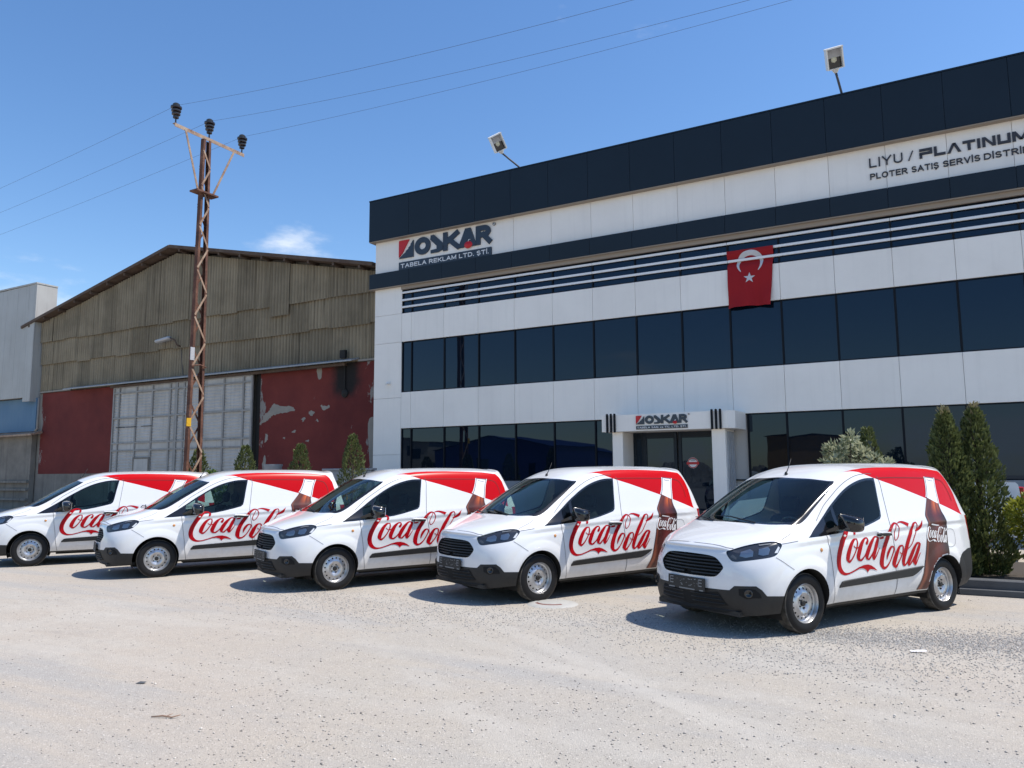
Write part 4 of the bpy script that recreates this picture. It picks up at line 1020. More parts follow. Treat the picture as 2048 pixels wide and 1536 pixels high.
# lettering: plain sans capitals drawn as pen strokes, one mesh per character
def arc(cx, cy, rx, ry, a0, a1, n=14): return [(cx+rx*math.cos(R(a)), cy+ry*math.sin(R(a))) for a in np.linspace(a0, a1, n)]
def _D(): return [[(0,0),(0,1)], [(0,0),(.35,0)]+arc(.35,.5,.35,.5,-90,90)+[(.35,1),(0,1)]]
GLY = {'T': (.66, [[(.33,0),(.33,1)],[(0,1),(.66,1)]]), 'A': (.74, [[(0,0),(.37,1)],[(.74,0),(.37,1)],[(.15,.33),(.59,.33)]]),
 'B': (.62, [[(0,0),(0,1)],[(0,1),(.34,1)]+arc(.34,.77,.24,.23,90,-90)+[(0,.54)],[(0,.54),(.36,.54)]+arc(.36,.27,.26,.27,90,-90)+[(0,0)]]),
 'E': (.56, [[(0,0),(0,1)],[(0,1),(.56,1)],[(0,.53),(.5,.53)],[(0,0),(.56,0)]]), 'L': (.5, [[(0,1),(0,0)],[(0,0),(.5,0)]]),
 'R': (.66, [[(0,0),(0,1)],[(0,1),(.36,1)]+arc(.36,.75,.25,.25,90,-90)+[(0,.5)],[(.32,.5),(.66,0)]]), 'K': (.66, [[(0,0),(0,1)],[(.62,1),(0,.36)],[(.22,.58),(.66,0)]]),
 'M': (.78, [[(0,0),(0,1)],[(0,1),(.39,.08)],[(.39,.08),(.78,1)],[(.78,1),(.78,0)]]), 'N': (.66, [[(0,0),(0,1)],[(0,1),(.66,0)],[(.66,0),(.66,1)]]),
 'D': (.7, _D()), 'P': (.6, [[(0,0),(0,1)],[(0,1),(.34,1)]+arc(.34,.74,.26,.26,90,-90)+[(0,.48)]]), 'O': (.78, [arc(.39,.5,.39,.5,0,360,26)]),
 'S': (.6, [arc(.30,.75,.27,.25,35,265,14)+arc(.31,.26,.29,.26,85,-145,14)]), 'I': (.0, [[(0,0),(0,1)]]), 'V': (.68, [[(0,1),(.34,0)],[(.34,0),(.68,1)]]),
 'U': (.62, [[(0,1),(0,.3)]+arc(.31,.3,.31,.3,180,360)+[(.62,1)]]), 'Y': (.66, [[(0,1),(.33,.45)],[(.66,1),(.33,.45)],[(.33,.45),(.33,0)]]), 'C': (.68, [arc(.38,.5,.38,.5,45,315,20)]),
 '.': (.0, [[(0,0),(0,.02)]]), '/': (.3, [[(0,0),(.3,1)]]), 'v': (.42, [[(0,.62),(.21,0)],[(.21,0),(.42,.62)]]), 'e': (.42, [[(.02,.33),(.40,.33)]+arc(.21,.31,.20,.31,5,320,16)]), ' ': (.12, [])}
GLY['İ'] = (.0, GLY['I'][1] + [[(0,1.20),(0,1.24)]]); GLY['Ş'] = (.6, GLY['S'][1] + [[(.30,-.04),(.33,-.16),(.24,-.22)]])
def ribbon(b, P, w, y0, y1):
    """thick stroke with mitred joints, P in the x-z plane"""
    P = [Vector((p[0], p[1])) for p in P]; P = [p for i, p in enumerate(P) if i == 0 or (p-P[i-1]).length > 1e-4*w]; n = len(P); cl = (P[0]-P[-1]).length < 1e-6 and n > 3; E = []
    for i in range(n):
        a = P[i-1] if i > 0 else (P[n-2] if cl else None); c = P[i+1] if i < n-1 else (P[1] if cl else None)
        d1 = (P[i]-a).normalized() if a is not None else None; d2 = (c-P[i]).normalized() if c is not None else None
        d = ((d1 if d1 else d2) + (d2 if d2 else d1)); d = d.normalized() if d.length > 1e-6 else (d1 or d2)
        nn = Vector((-d.y, d.x)); k = 1/max(.5, nn.dot(Vector((-(d2 or d1).y, (d2 or d1).x)))); p = P[i]
        if a is None: p = p - d2*w/2
        if c is None: p = p + d1*w/2
        E.append((p+nn*w/2*k, p-nn*w/2*k))
    vs = []
    for l, r_ in E: vs += [(l.x,y0,l.y),(r_.x,y0,r_.y),(l.x,y1,l.y),(r_.x,y1,r_.y)]
    fs = []
    for i in range(n-1):
        q = 4*i; fs += [(q,q+4,q+5,q+1),(q+2,q+3,q+7,q+6),(q,q+2,q+6,q+4),(q+1,q+5,q+7,q+3)]
    if not cl: fs += [(0,1,3,2),(4*n-4,4*n-2,4*n-1,4*n-3)]
    b.add(vs, [f[::-1] for f in fs])
def glyphs(text, h, x0, x1, z0, y, depth, mat, parent, origin, w=.17, gap=.30, name='letter'):
    adv = []; t = 0
    for ch in text: adv.append(t); t += GLY[ch][0] + w + gap - .17
    tot = t - gap + .17; sx = (x1-x0)/tot; hh = h*(1-w)
    for ch, a in zip(text, adv):
        if ch == ' ': continue
        b = MB()
        for k, st in enumerate(GLY[ch][1]):
            P = [(x0+(a+w/2+p[0])*sx, z0+h*w/2+p[1]*hh) for p in st]; ww = w*min(sx, h)*.98
            ribbon(b, P, ww, y-depth-.0006*k, y-.0003*k)
        b.v = [tuple(Vector(p)-origin) for p in b.v]; b.build(name, mat, parent)
def poly_plate(name, pts, y, depth, mat, parent, origin):
    ps, ts = tri2d(pts, [], 9.0); n = len(ps); m_ = MB()
    vs = [Vector((a, y-depth, b)) - origin for a, b in ps] + [Vector((a, y, b)) - origin for a, b in ps]
    k = len(pts); area = sum(pts[i][0]*pts[(i+1)%k][1]-pts[(i+1)%k][0]*pts[i][1] for i in range(k)); 
    sd = [(i, (i+1)%k, n+(i+1)%k, n+i) for i in range(k)]
    m_.add(vs, ts + ([q for q in sd] if area < 0 else [q[::-1] for q in sd])); return m_.build(name, mat, parent)
def company_sign(x0, x1, zb0, zb1, zl0, zl1, y, cat_label, sub, d=.05):
    o = empty('company_sign', (x0, y, zb0)); O = Vector((x0, y, zb0)); tag(o, cat_label, 'sign', 'company signs on the office')
    W = x1-x0; H = zl1-zl0; X = lambda t: x0+W*t; Zz = lambda t: zl0+H*t
    m_ = MB(); m_.bbox(x0, x1, y-d, y, zb0, zb1, .008); m_.v = [tuple(Vector(p)-O) for p in m_.v]; m_.build('name_board', M['letter'], o)
    glyphs(sub, (zb1-zb0)*.52, X(.025), X(.975), zb0+(zb1-zb0)*.23, y-d, .012, M['letter_white'], o, O, .18, .28)
    poly_plate('red_emblem', [(X(0),Zz(.08)),(X(0),Zz(.96)),(X(.005),Zz(1)),(X(.115),Zz(1)),(X(.04),Zz(.32))], y, d, M['letter_red'], o, O)
    poly_plate('tree_emblem', [(X(.0),Zz(0)),(X(.165),Zz(0)),(X(.165),Zz(.93)),(X(.13),Zz(.70)),(X(.145),Zz(.70)),(X(.105),Zz(.52)),(X(.12),Zz(.52)),(X(.075),Zz(.36)),(X(.09),Zz(.36)),(X(.055),Zz(.24))], y, d, M['letter'], o, O)
    glyphs('O', H*.98, X(.18), X(.355), Zz(.01), y, d, M['letter'], o, O, .31)
    poly_plate('letter', [(X(.36),Zz(.99)),(X(.395),Zz(.99)),(X(.50),Zz(.42)),(X(.50),Zz(.12)),(X(.44),Zz(0)),(X(.36),Zz(0)),(X(.36),Zz(.17)),(X(.425),Zz(.2)),(X(.425),Zz(.36)),(X(.355),Zz(.75))], y, d, M['letter'], o, O)
    glyphs('K', H, X(.49), X(.675), Zz(.0), y, d, M['letter'], o, O, .28)
    poly_plate('letter', [(X(.655),Zz(0)),(X(.73),Zz(1)),(X(.785),Zz(1)),(X(.85),Zz(0)),(X(.80),Zz(0)),(X(.785),Zz(.25)),(X(.735),Zz(.25)),(X(.715),Zz(0))], y, d, M['letter'], o, O)
    glyphs('R', H, X(.84), X(1.0), Zz(.0), y, d, M['letter'], o, O, .28)
    m_ = MB(); Mx = Matrix.Translation((X(.765)-O.x, -d-.004, Zz(.10)-O.z)) @ Matrix.Rotation(R(90), 4, 'X') @ Matrix.Diagonal((W*.042, H*.19, 1, 1))
    m_.lathe([(0,.03),(.7,.026),(1,0)], 20, 0, Mx); m_.build('red_apple', M['letter_red'], o, smooth=True)
    m_ = MB(); m_.tube([(X(.765)-O.x, -d-.02, Zz(.27)-O.z), (X(.775)-O.x, -d-.02, Zz(.37)-O.z), (X(.79)-O.x, -d-.02, Zz(.36)-O.z)], [.010,.014,.004], 6); m_.build('apple_stalk', M['letter_white'], o)
    m_ = MB(); Mx = Matrix.Translation((X(1.025)-O.x, -d*.6, Zz(.97)-O.z)) @ Matrix.Rotation(R(90), 4, 'X'); rr = H*.085
    m_.lathe([(0,0),(rr,0)], 16, 0, Mx); m_.lathe([(rr*.8,.004),(rr,.01),(rr*1.05,-.02)], 16, 1, Mx); m_.build('trademark_ring', [M['letter_white'], M['letter']], o)
    glyphs('R', rr*.9, X(1.025)-rr*.35, X(1.025)+rr*.4, Zz(.97)-rr*.45, y-d*.6, .01, M['letter'], o, O, .2)
    return o
company_sign(-17.05, -13.06, 9.14, 9.44, 9.58, 10.26, FY, 'large company sign with red and navy lettering on the white upper band', 'TABELA REKLAM LTD. ŞTİ.')
company_sign(-7.56, -6.06, 2.885, 2.985, 3.03, 3.275, 20.80, 'small company sign with red and navy lettering on the entrance canopy', 'TABELA SAN. ve TİC. LTD. ŞTİ.', .03)
sg = empty('dealer_sign', (-1.2, FY, 9.43)); SO = Vector((-1.2, FY, 9.43)); tag(sg, 'dark dealer lettering in two lines on the upper right white band', 'sign')
glyphs('LIYU', .26, -1.19, -.38, 9.79, FY, .03, M['letter_dark'], sg, SO, .14, .34)
glyphs('/', .26, -.255, -.125, 9.79, FY, .03, M['letter_dark'], sg, SO, .10)
glyphs('PLOTER', .165, -1.185, -.285, 9.455, FY, .025, M['letter_dark'], sg, SO, .185, .30); glyphs('SATIŞ', .165, -.195, .435, 9.455, FY, .025, M['letter_dark'], sg, SO, .185, .30)
glyphs('SERVİS', .165, .525, 1.355, 9.455, FY, .025, M['letter_dark'], sg, SO, .185, .30); glyphs('DİSTRİB', .165, 1.43, 2.40, 9.455, FY, .025, M['letter_dark'], sg, SO, .185, .30)
T_ = .068                                                           # wide techno capitals drawn with bars
def techno(ch, x, w, z0=9.79, h=.255):
    b = MB(); y0, y1 = FY-.03, FY; z1 = z0+h
    def H(xa, xb, za): b.box(x+xa*w, x+xb*w, y0, y1, za, za+T_)
    def Vv(xa, za=z0, zb=z1, yo=.0): b.box(x+xa*w, x+xa*w+T_, y0-yo, y1-.001, za, zb)
    def dia(xa, za, xb, zb):
        b.add([(x+xa*w-T_/2, y0-.001, za), (x+xa*w+T_/2, y0-.001, za), (x+xb*w+T_/2, y0-.001, zb), (x+xb*w-T_/2, y0-.001, zb), (x+xa*w-T_/2, y1-.002, za), (x+xa*w+T_/2, y1-.002, za), (x+xb*w+T_/2, y1-.002, zb), (x+xb*w-T_/2, y1-.002, zb)],
              [(0,1,2,3),(7,6,5,4),(0,4,5,1),(1,5,6,2),(2,6,7,3),(3,7,4,0)])
    e = 1 - T_/w
    if ch == 'P': Vv(0, z0, z0+h*.42); H(0, 1, z1-T_); H(.0, 1, z0+h*.36); Vv(e, z0+h*.36, z1, .001)
    if ch == 'L': Vv(0, yo=.001); H(0, 1, z0)
    if ch == 'A': dia(T_/2/w, z0, .5, z1); dia(1-T_/2/w, z0, .5+.02, z1)
    if ch == 'T': H(0, 1, z1-T_); Vv(.5-T_/2/w, yo=.001)
    if ch == 'I': Vv(0)
    if ch == 'N': Vv(0); Vv(e); dia(T_/2/w+.02, z1, 1-T_/2/w-.02, z0)
    if ch == 'U': Vv(0, yo=.001); Vv(e, yo=.001); H(0, 1, z0)
    if ch == 'M': Vv(0); Vv(e); dia(T_/2/w+.02, z1, .5, z0+.03); dia(1-T_/2/w-.02, z1, .5, z0+.03)
    b.v = [tuple(Vector(p)-SO) for p in b.v]; b.build('letter', M['letter_dark'], sg)
xx = .01
for ch, w in zip('PLATINUM', (.30,.26,.31,.28,.07,.29,.28,.36)): techno(ch, xx, w); xx += w + .038

# national flag hanging over the rails
fl = empty('flag', (-4.42, FY, 8.04)); tag(fl, 'red flag with white crescent and star hanging over the sun rails', 'flag')
def fpt(u, v, off=0.0):                                             # u across 0..1, v down 0..1
    w = 1.31 - .13*v; x = -.655 + .02*v + u*w - .02*v; z = -1.70*v + .03*math.sin(u*3.1)*v - .02*u*v
    y = float(np.interp(v, [0,.06,.12,.165,.21,.27,.33,1], [-.055,-.06,.0,.046,.046,-.035,-.05,-.12])) + (.055*math.sin(u*8+v*2.5)*v + .03*math.sin(u*17-v*4)*v + .02*math.sin(v*9+u*3))*min(1, max(.06, (v-.2)*2)) - off
    return Vector((x, y, z))
nu, nv = 26, 34; mb = MB(); mb.add([fpt(i/nu, j/nv) for j in range(nv+1) for i in range(nu+1)], [(j*(nu+1)+i, (j+1)*(nu+1)+i, (j+1)*(nu+1)+i+1, j*(nu+1)+i+1) for j in range(nv) for i in range(nu)])
clo = mb.build('cloth', M['flag'], fl, smooth=True)
W_, H_ = 1.24, 1.70
def fmap(px, pz, off=.008): return fpt(.5 + px/W_, pz/H_, off)
cres = [(.36*math.cos(a), .40+.36*math.sin(a)) for a in np.linspace(R(50), R(-230), 44)] + [(.285*math.cos(a), .475+.285*math.sin(a)) for a in np.linspace(R(-212), R(32), 40)]
ps, ts = tri2d(cres, [], .05); mb = MB(); mb.add([fmap(a, b) for a, b in ps], [t[::-1] for t in ts]); mb.build('crescent', M['flag_white'], fl, smooth=True)
star = []
for k in range(10): rr = .165 if k % 2 == 0 else .064; a = R(-90+36*k); star.append((rr*math.cos(a), .87+rr*math.sin(a)))
ps, ts = tri2d(star, [], .05); mb = MB(); mb.add([fmap(a, b) for a, b in ps], [t[::-1] for t in ts]); mb.build('star', M['flag_white'], fl, smooth=True)

# flood lights on the parapet
def flood(base, head, lab, yaw, tilt, roll):
    o = empty('flood_light', base); B = Vector(base); tag(o, lab, 'flood light', 'flood lights on the parapet'); h = Vector(head) - B
    mb = MB(); mb.tube([(0,.25,-.25), (0,.1,0), h*.55+Vector((0,-.02,0)), h], .032, 8); mb.build('arm', M['wire'], o, smooth=True)
    Mx = Matrix.Translation(h) @ Matrix.Rotation(roll, 4, 'Y') @ Matrix.Rotation(yaw, 4, 'Z') @ Matrix.Rotation(tilt, 4, 'X') @ Matrix.Diagonal((.9,.9,.9,1))
    mb = MB(); mb.lathe([(.05,-.02),(.10,.06),(.14,.12)], 12, M=Mx); mb.build('bracket', M['lamp_white'], o)
    # housing: shallow open box that looks forward and down
    mb = MB(); mb.box(-.22,.22,.10,.14,.10,.68, M=Mx); mb.box(-.24,-.20,-.14,.14,.10,.70, M=Mx); mb.box(.20,.24,-.14,.14,.10,.70, M=Mx); mb.box(-.25,.25,-.16,.15,.68,.72, M=Mx); mb.box(-.20,.20,-.10,.12,.09,.12, M=Mx); mb.build('housing', M['lamp_white'], o)
    mb = MB(); mb.box(-.20,.20,.06,.098,.12,.42, M=Mx); mb.build('gear_tray', M['gloss_black'], o)
    mb = MB(); mb.box(-.20,.20,.06,.099,.42,.67, M=Mx); mb.build('reflector', M['lamp_grey'], o)
    mb = MB(); mb.lathe([(0,.03),(.06,.02),(.085,0)], 16, M=Mx @ Matrix.Translation((0,.058,.36)) @ Matrix.Rotation(R(90), 4, 'X')); mb.build('lamp_lens', M['bulb'], o, smooth=True)
flood((-11.84,21.9,11.96), (-12.38,21.55,12.50), 'flood light on a bent arm above the large company sign', R(28), R(42), R(-32))
flood((-1.74,21.9,11.96), (-1.84,21.55,12.50), 'flood light on a short arm above the dealer lettering', R(14), R(32), R(-9))

# ------------------------------------------------------------------ old warehouse
WY = 22.6
wh = empty('warehouse', (-30.4, WY, 0)); WO = Vector((-30.4, WY, 0)); tag(wh, 'old gabled warehouse with brown corrugated sheets and red lower wall', 'building')
def wadd(name, mb, mat, parent=None, **k):
    mb.v = [tuple(Vector(p) - WO) for p in mb.v]; return mb.build(name, mat, parent or wh, **k)
XL, XRr, RX_, RZ_, EZ_ = -40.98, -18.4, -30.4, 12.05, 9.62
def roof_z(x): return RZ_ - (RZ_-EZ_)*abs(x-RX_)/(11.6)
mb = MB(); mb.add([(XL,WY+.15,0),(XRr,WY+.15,0),(XRr,WY+.15,EZ_),(RX_,WY+.15,RZ_-.03),(XL,WY+.15,EZ_),(XL,WY+40,0),(XRr,WY+40,0),(XRr,WY+40,EZ_),(RX_,WY+40,RZ_-.03),(XL,WY+40,EZ_)],
                  [(0,1,2,3,4),(9,8,7,6,5),(0,4,9,5),(1,6,7,2),(2,7,8,3),(3,8,9,4)]); wadd('wall', mb, M['plaster'])
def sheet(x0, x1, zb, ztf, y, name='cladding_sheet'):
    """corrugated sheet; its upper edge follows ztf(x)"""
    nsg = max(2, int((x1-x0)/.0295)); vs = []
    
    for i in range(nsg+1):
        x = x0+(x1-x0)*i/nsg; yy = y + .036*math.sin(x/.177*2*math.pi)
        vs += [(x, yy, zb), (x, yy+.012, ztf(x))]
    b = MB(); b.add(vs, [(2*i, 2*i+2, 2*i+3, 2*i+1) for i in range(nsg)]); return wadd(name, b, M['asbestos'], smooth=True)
g_ = random.Random(11); sw = 1.055
rows = [(6.02, 7.56, .0), (7.46, 8.80, .075), (8.68, None, .15)]
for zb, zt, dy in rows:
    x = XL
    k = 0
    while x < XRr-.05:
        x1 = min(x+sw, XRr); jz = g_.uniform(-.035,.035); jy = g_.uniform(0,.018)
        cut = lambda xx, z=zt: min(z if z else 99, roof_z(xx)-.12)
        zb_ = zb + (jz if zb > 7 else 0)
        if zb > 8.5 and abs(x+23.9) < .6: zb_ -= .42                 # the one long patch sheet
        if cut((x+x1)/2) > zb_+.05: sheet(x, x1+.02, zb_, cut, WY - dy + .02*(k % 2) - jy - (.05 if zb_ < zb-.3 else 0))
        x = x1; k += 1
mb = MB()
for a, b, nm in (((-42.25,9.49),(-30.4,12.10),'roof_verge'), ((-30.4,12.10),(-18.42,9.56),'roof_verge')):
    v = MB(); d = Vector((b[0]-a[0], 0, b[1]-a[1])).normalized(); nn = Vector((-d.z,0,d.x))
    P = [Vector((a[0],0,a[1])), Vector((b[0],0,b[1]))]; vs = []
    for p in P:
        for (oy, oz) in ((-.55,.0),(-.55,.14),(40,.14),(40,.0)): vs.append((p.x+nn.x*oz, WY+oy, p.z+nn.z*oz))
    v.add(vs, [(0,1,5,4),(1,2,6,5),(2,3,7,6),(3,0,4,7),(0,3,2,1),(4,5,6,7)]); wadd(nm, v, M['roof_edge'])
    n = 9
    for i in range(n):
        t = (i+.5)/n; x = a[0]+(b[0]-a[0])*t; z = a[1]+(b[1]-a[1])*t
        q = MB(); q.box(x-.05,x+.05,WY-.50,WY+.1,z-.13,z-.005); wadd('purlin_end', q, M['roof_edge'])
mb = MB(); mb.box(XL+.25,-34.42,WY-.02,WY+.14,1.80,5.98); wadd('red_wall', mb, M['redwall'])
mb = MB(); mb.box(-24.72,XRr,WY-.02,WY+.14,1.35,5.98); wadd('red_wall', mb, M['redwall'])
mb = MB(); mb.box(XL,XL+.25,WY-.015,WY+.14,0,5.98); wadd('corner_pier', mb, M['plaster']); mb = MB(); mb.box(XL+.25,-34.42,WY-.015,WY+.14,0,1.80); wadd('plinth', mb, M['plaster']); mb = MB(); mb.box(-24.72,XRr,WY-.015,WY+.14,0,1.35); wadd('plinth', mb, M['plaster'])
mb = MB(); mb.box(-24.98,-24.74,WY-.01,WY+.14,0,6.0); wadd('gate_jamb', mb, M['soot'])
def blob(pts, off):
    g2 = random.Random(len(pts)*31+int(pts[0][0]*100)); c = catmull(pts, 4, True); c = [(a+g2.uniform(-.03,.03), b+g2.uniform(-.03,.03)) for a, b in c]
    ps, ts = tri2d(c, [], 3.0); q = MB(); q.add([(a, WY-.02-off, b) for a, b in ps], ts); wadd('bare_patch', q, M['bare'])
for k, p in enumerate([[(-24.7,3.77),(-24.55,4.0),(-24.41,4.21),(-24.2,4.3),(-24.05,4.5),(-23.88,4.61),(-23.6,4.48),(-23.2,4.47),(-22.81,4.37),(-22.75,4.25),(-23.3,4.2),(-23.68,4.15),(-24.0,4.1),(-24.21,3.95),(-24.4,3.85)],
          [(-21.33,4.39),(-21.1,4.37),(-20.88,4.37),(-20.95,4.27),(-21.2,4.2)],[(-21.99,4.14),(-21.79,4.22),(-21.66,4.12),(-21.82,4.01)],[(-22.37,3.9),(-22.16,3.96),(-22.2,3.82),(-22.28,3.8)],
          [(-22.87,3.42),(-22.65,3.47),(-22.7,3.36)],[(-21.6,3.80),(-21.5,3.86),(-21.42,3.76)],[(-22.1,3.02),(-21.9,3.06),(-21.95,2.95)],[(-23.35,3.15),(-23.25,3.2),(-23.22,3.1)],[(-24.35,3.35),(-24.22,3.3),(-24.25,3.1),(-24.4,3.0)],[(-24.5,2.1),(-24.35,2.5),(-24.3,2.0),(-24.45,1.8)],[(-21.6,5.9),(-21.35,5.92),(-21.3,5.6),(-21.45,5.45)],[(-18.9,3.6),(-18.6,3.7),(-18.55,2.2),(-18.75,1.9)]]): blob(p, .003)
# sheet metal ledge over the gates, with the rail below it
mb = MB(); mb.add([(-38.2,WY-.02,6.16),(-19.4,WY-.02,6.16),(-19.4,WY-.48,6.03),(-38.2,WY-.48,6.03),(-38.2,WY-.02,6.10),(-19.4,WY-.02,6.10),(-19.4,WY-.48,5.98),(-38.2,WY-.48,5.98)], [(0,3,2,1),(4,5,6,7),(3,7,6,2),(0,4,7,3),(1,2,6,5)]); wadd('ledge', mb, M['galv'])
mb = MB(); mb.box(-34.6,-19.9,WY-.30,WY-.18,5.86,5.96); wadd('gate_track', mb, M['roof_edge'])
mb = MB(); mb.box(-40.9,-38.2,WY-.10,WY-.02,6.0,6.07); wadd('drip_edge', mb, M['bare']); mb = MB(); mb.box(-19.4,-18.45,WY-.10,WY-.02,6.0,6.07); wadd('drip_edge', mb, M['bare'])
mb = MB(); mb.box(-20.20,-19.93,WY-.25,WY-.12,6.17,6.48); mb.tube([(-20.08,WY-.06,5.9),(-20.08,WY-.06,4.9)], .03, 8); mb.lathe([(0,.10),(.16,.04),(.17,0)], 12, M=Matrix.Translation((-20.08,WY-.03,4.80)) @ Matrix.Rotation(R(90), 4, 'X')); wadd('flue', mb, M['soot'])
# sliding gates: frame bars and infill sheets
def gate(x0, x1, xs, lab):
    go = empty('gate', (x0, WY-.2, 0)); go.parent = wh; go.location = Vector((x0, WY-.2, 0)) - WO; go['label'] = lab; O = Vector((x0, WY-.2, 0))
    zs = [.1, 2.85, 3.20, 4.38, 5.58, 5.86]
    def ga(name, b, mat): b.v = [tuple(Vector(p)-O) for p in b.v]; b.build(name, mat, go)
    for i in range(len(xs)-1):
        for j in range(len(zs)-1):
            if zs[j+1]-zs[j] < .5 and i % 2: continue
            xa, xb = xs[i], xs[i+1]
            if zs[j+1]-zs[j] < .5 and i+1 < len(xs)-1: xb = xs[i+2]
            b = MB(); n = max(2, int((xb-xa)/.05)); vs = []
            hz = j >= 1 and j < 4
            if j == 4 or (zs[j+1]-zs[j] < .5): b.box(xa+.03, xb-.03, WY-.19, WY-.17, zs[j]+.02, zs[j+1]-.02)
            else:
                m2 = int((zs[j+1]-zs[j])/.035); k0 = g_.uniform(0, 6)
                for r_ in range(m2+1):
                    z = zs[j]+.02+(zs[j+1]-zs[j]-.04)*r_/m2; yy = WY-.18+.009*math.sin(z*2*math.pi/.14+k0)
                    vs += [(xa+.02, yy, z), (xb-.02, yy, z)]
                b.add(vs, [(2*r_, 2*r_+1, 2*r_+3, 2*r_+2) for r_ in range(m2)])
            ga('infill_sheet', b, M['gate'])
    for x in xs:
        b = MB(); b.box(x-.045, x+.045, WY-.235, WY-.165, .05, 5.88); ga('stile', b, M['gate_frame'])
    for z in zs:
        b = MB(); b.box(x0, x1, WY-.242, WY-.168, z-.035, z+.035); ga('rail', b, M['gate_frame'])
    return go, ga
go, ga = gate(-34.40, -29.85, [-34.38,-33.95,-32.66,-31.50,-30.25,-29.87], 'left leaf of the pale sliding gate with a small wicket door')
b = MB(); b.box(-32.60,-31.55,WY-.262,WY-.235,.1,2.46); ga('wicket_door', b, M['gate'])
for (xa, xb, za, zb) in ((-32.66,-32.58,.1,2.52),(-31.56,-31.48,.1,2.52),(-32.58,-31.56,2.44,2.52)):
    b = MB(); b.box(xa,xb,WY-.275,WY-.236,za,zb); ga('wicket_frame', b, M['plaster'])
for x in (-34.1,-33.3,-32.2):
    b = MB(); b.box(x, x+.75, WY-.248, WY-.238, 3.93, 3.96); ga('slot', b, M['soot'])
gate(-29.80, -25.0, [-29.78,-29.3,-28.05,-26.73,-25.53,-25.02], 'right leaf of the pale sliding gate beside the dark jamb')
# small extras on and by the warehouse
sl = empty('wall_lamp', (-29.92, WY, 7.50)); tag(sl, 'grey street lamp on a bent bracket fixed to the corrugated gable', 'lamp')
mb = MB(); mb.tube([(0,-.02,0),(-.02,-.22,.06),(-.10,-.30,.30),(-.34,-.36,.40)], .035, 8); mb.build('bracket', M['roof_edge'], sl, smooth=True)
mb = MB(); mb.bbox(-1.25,-.28,-.50,-.24,.36,.50,.05, M=Matrix.Rotation(R(-6), 4, 'Y')); mb.build('lamp_head', M['lamp_grey'], sl, smooth=40)
mb = MB(); mb.tube([(0,-.03,0),(.10,-.03,-.6),(.22,-.03,-1.3)], .012, 6); mb.build('cable', M['wire'], sl)
bn = empty('drum', (-21.13, 20.0, 0)); tag(bn, 'grey metal drum standing before the red warehouse wall', 'drum')
mb = MB(); mb.lathe([(.30,0),(.31,.02),(.31,1.0),(.33,1.03),(.31,1.06),(.31,1.95),(.335,2.0),(.33,2.05),(.27,2.05)], 24); mb.build('shell', M['stone'], bn, smooth=40)
mb = MB(); mb.lathe([(0,2.035),(.29,2.035)], 24); mb.build('lid', M['galv'], bn)
mb = MB(); mb.bbox(-18.6,-16.5,19.9,20.1,0,1.80,.02); mb.bbox(-18.65,-16.45,19.86,20.14,1.80,1.87,.01); tag(mb.build('low_wall', M['stone']), 'low slate grey garden wall by the office corner', 'wall')

# ------------------------------------------------------------------ neighbour building at the far left
nb = empty('neighbour_building', (-41.3, 22.12, 0)); NO = Vector((-41.3, 22.12, 0)); tag(nb, 'pale neighbouring hall with tall white sheet parapet and blue wall', 'building')
def nadd(name, mb, mat, **k):
    mb.v = [tuple(Vector(p)-NO) for p in mb.v]; return mb.build(name, mat, nb, **k)
mb = MB(); mb.box(-75,-41.7,22.60,40,0,6.0); nadd('wall', mb, M['plaster'])
x = -41.15
for k in range(14):
    w = 1.05 if k else .62
    mb = MB(); mb.bbox(x-w,x-.008,22.12,22.18,5.78 if k else 5.56,11.80-.01*k,.008); nadd('parapet_sheet', mb, M['wcladding']); x -= w
mb = MB(); mb.box(-41.15,-41.09,22.12,23.2,5.56,11.78); nadd('parapet_end', mb, M['wcladding'])
mb = MB(); mb.box(-60,-41.07,22.08,23.21,11.80,11.88); nadd('coping', mb, M['wcladding'])
mb = MB(); mb.box(-60,-41.75,22.22,23.1,5.82,11.72); nadd('parapet_core', mb, M['joint'])
mb = MB(); mb.box(-60,-41.0,22.44,22.58,4.02,5.76); nadd('blue_wall', mb, M['blue'])
mb = MB(); mb.box(-60,-41.0,22.32,22.57,0,3.87); nadd('lower_wall', mb, M['plaster'])
mb = MB(); mb.add([(-60,21.95,3.70),(-40.4,21.95,3.86),(-40.4,22.5,4.02),(-60,22.5,4.02),(-60,21.95,3.61),(-40.4,21.95,3.77),(-40.4,22.5,3.89),(-60,22.5,3.89)], [(0,1,2,3),(7,6,5,4),(0,4,5,1),(1,5,6,2)]); nadd('ledge', mb, M['rust_light'])
mb = MB(); mb.tube([(-40.45,22.25,5.7),(-40.45,22.25,4.12),(-40.52,22.18,3.98)], .055, 8); nadd('downpipe', mb, M['bare'], smooth=True)
for z in (.45,.95,1.35):
    mb = MB(); mb.box(-60,-41.0,22.16,22.32,z,z+.11); nadd('wall_course', mb, M['plaster'])

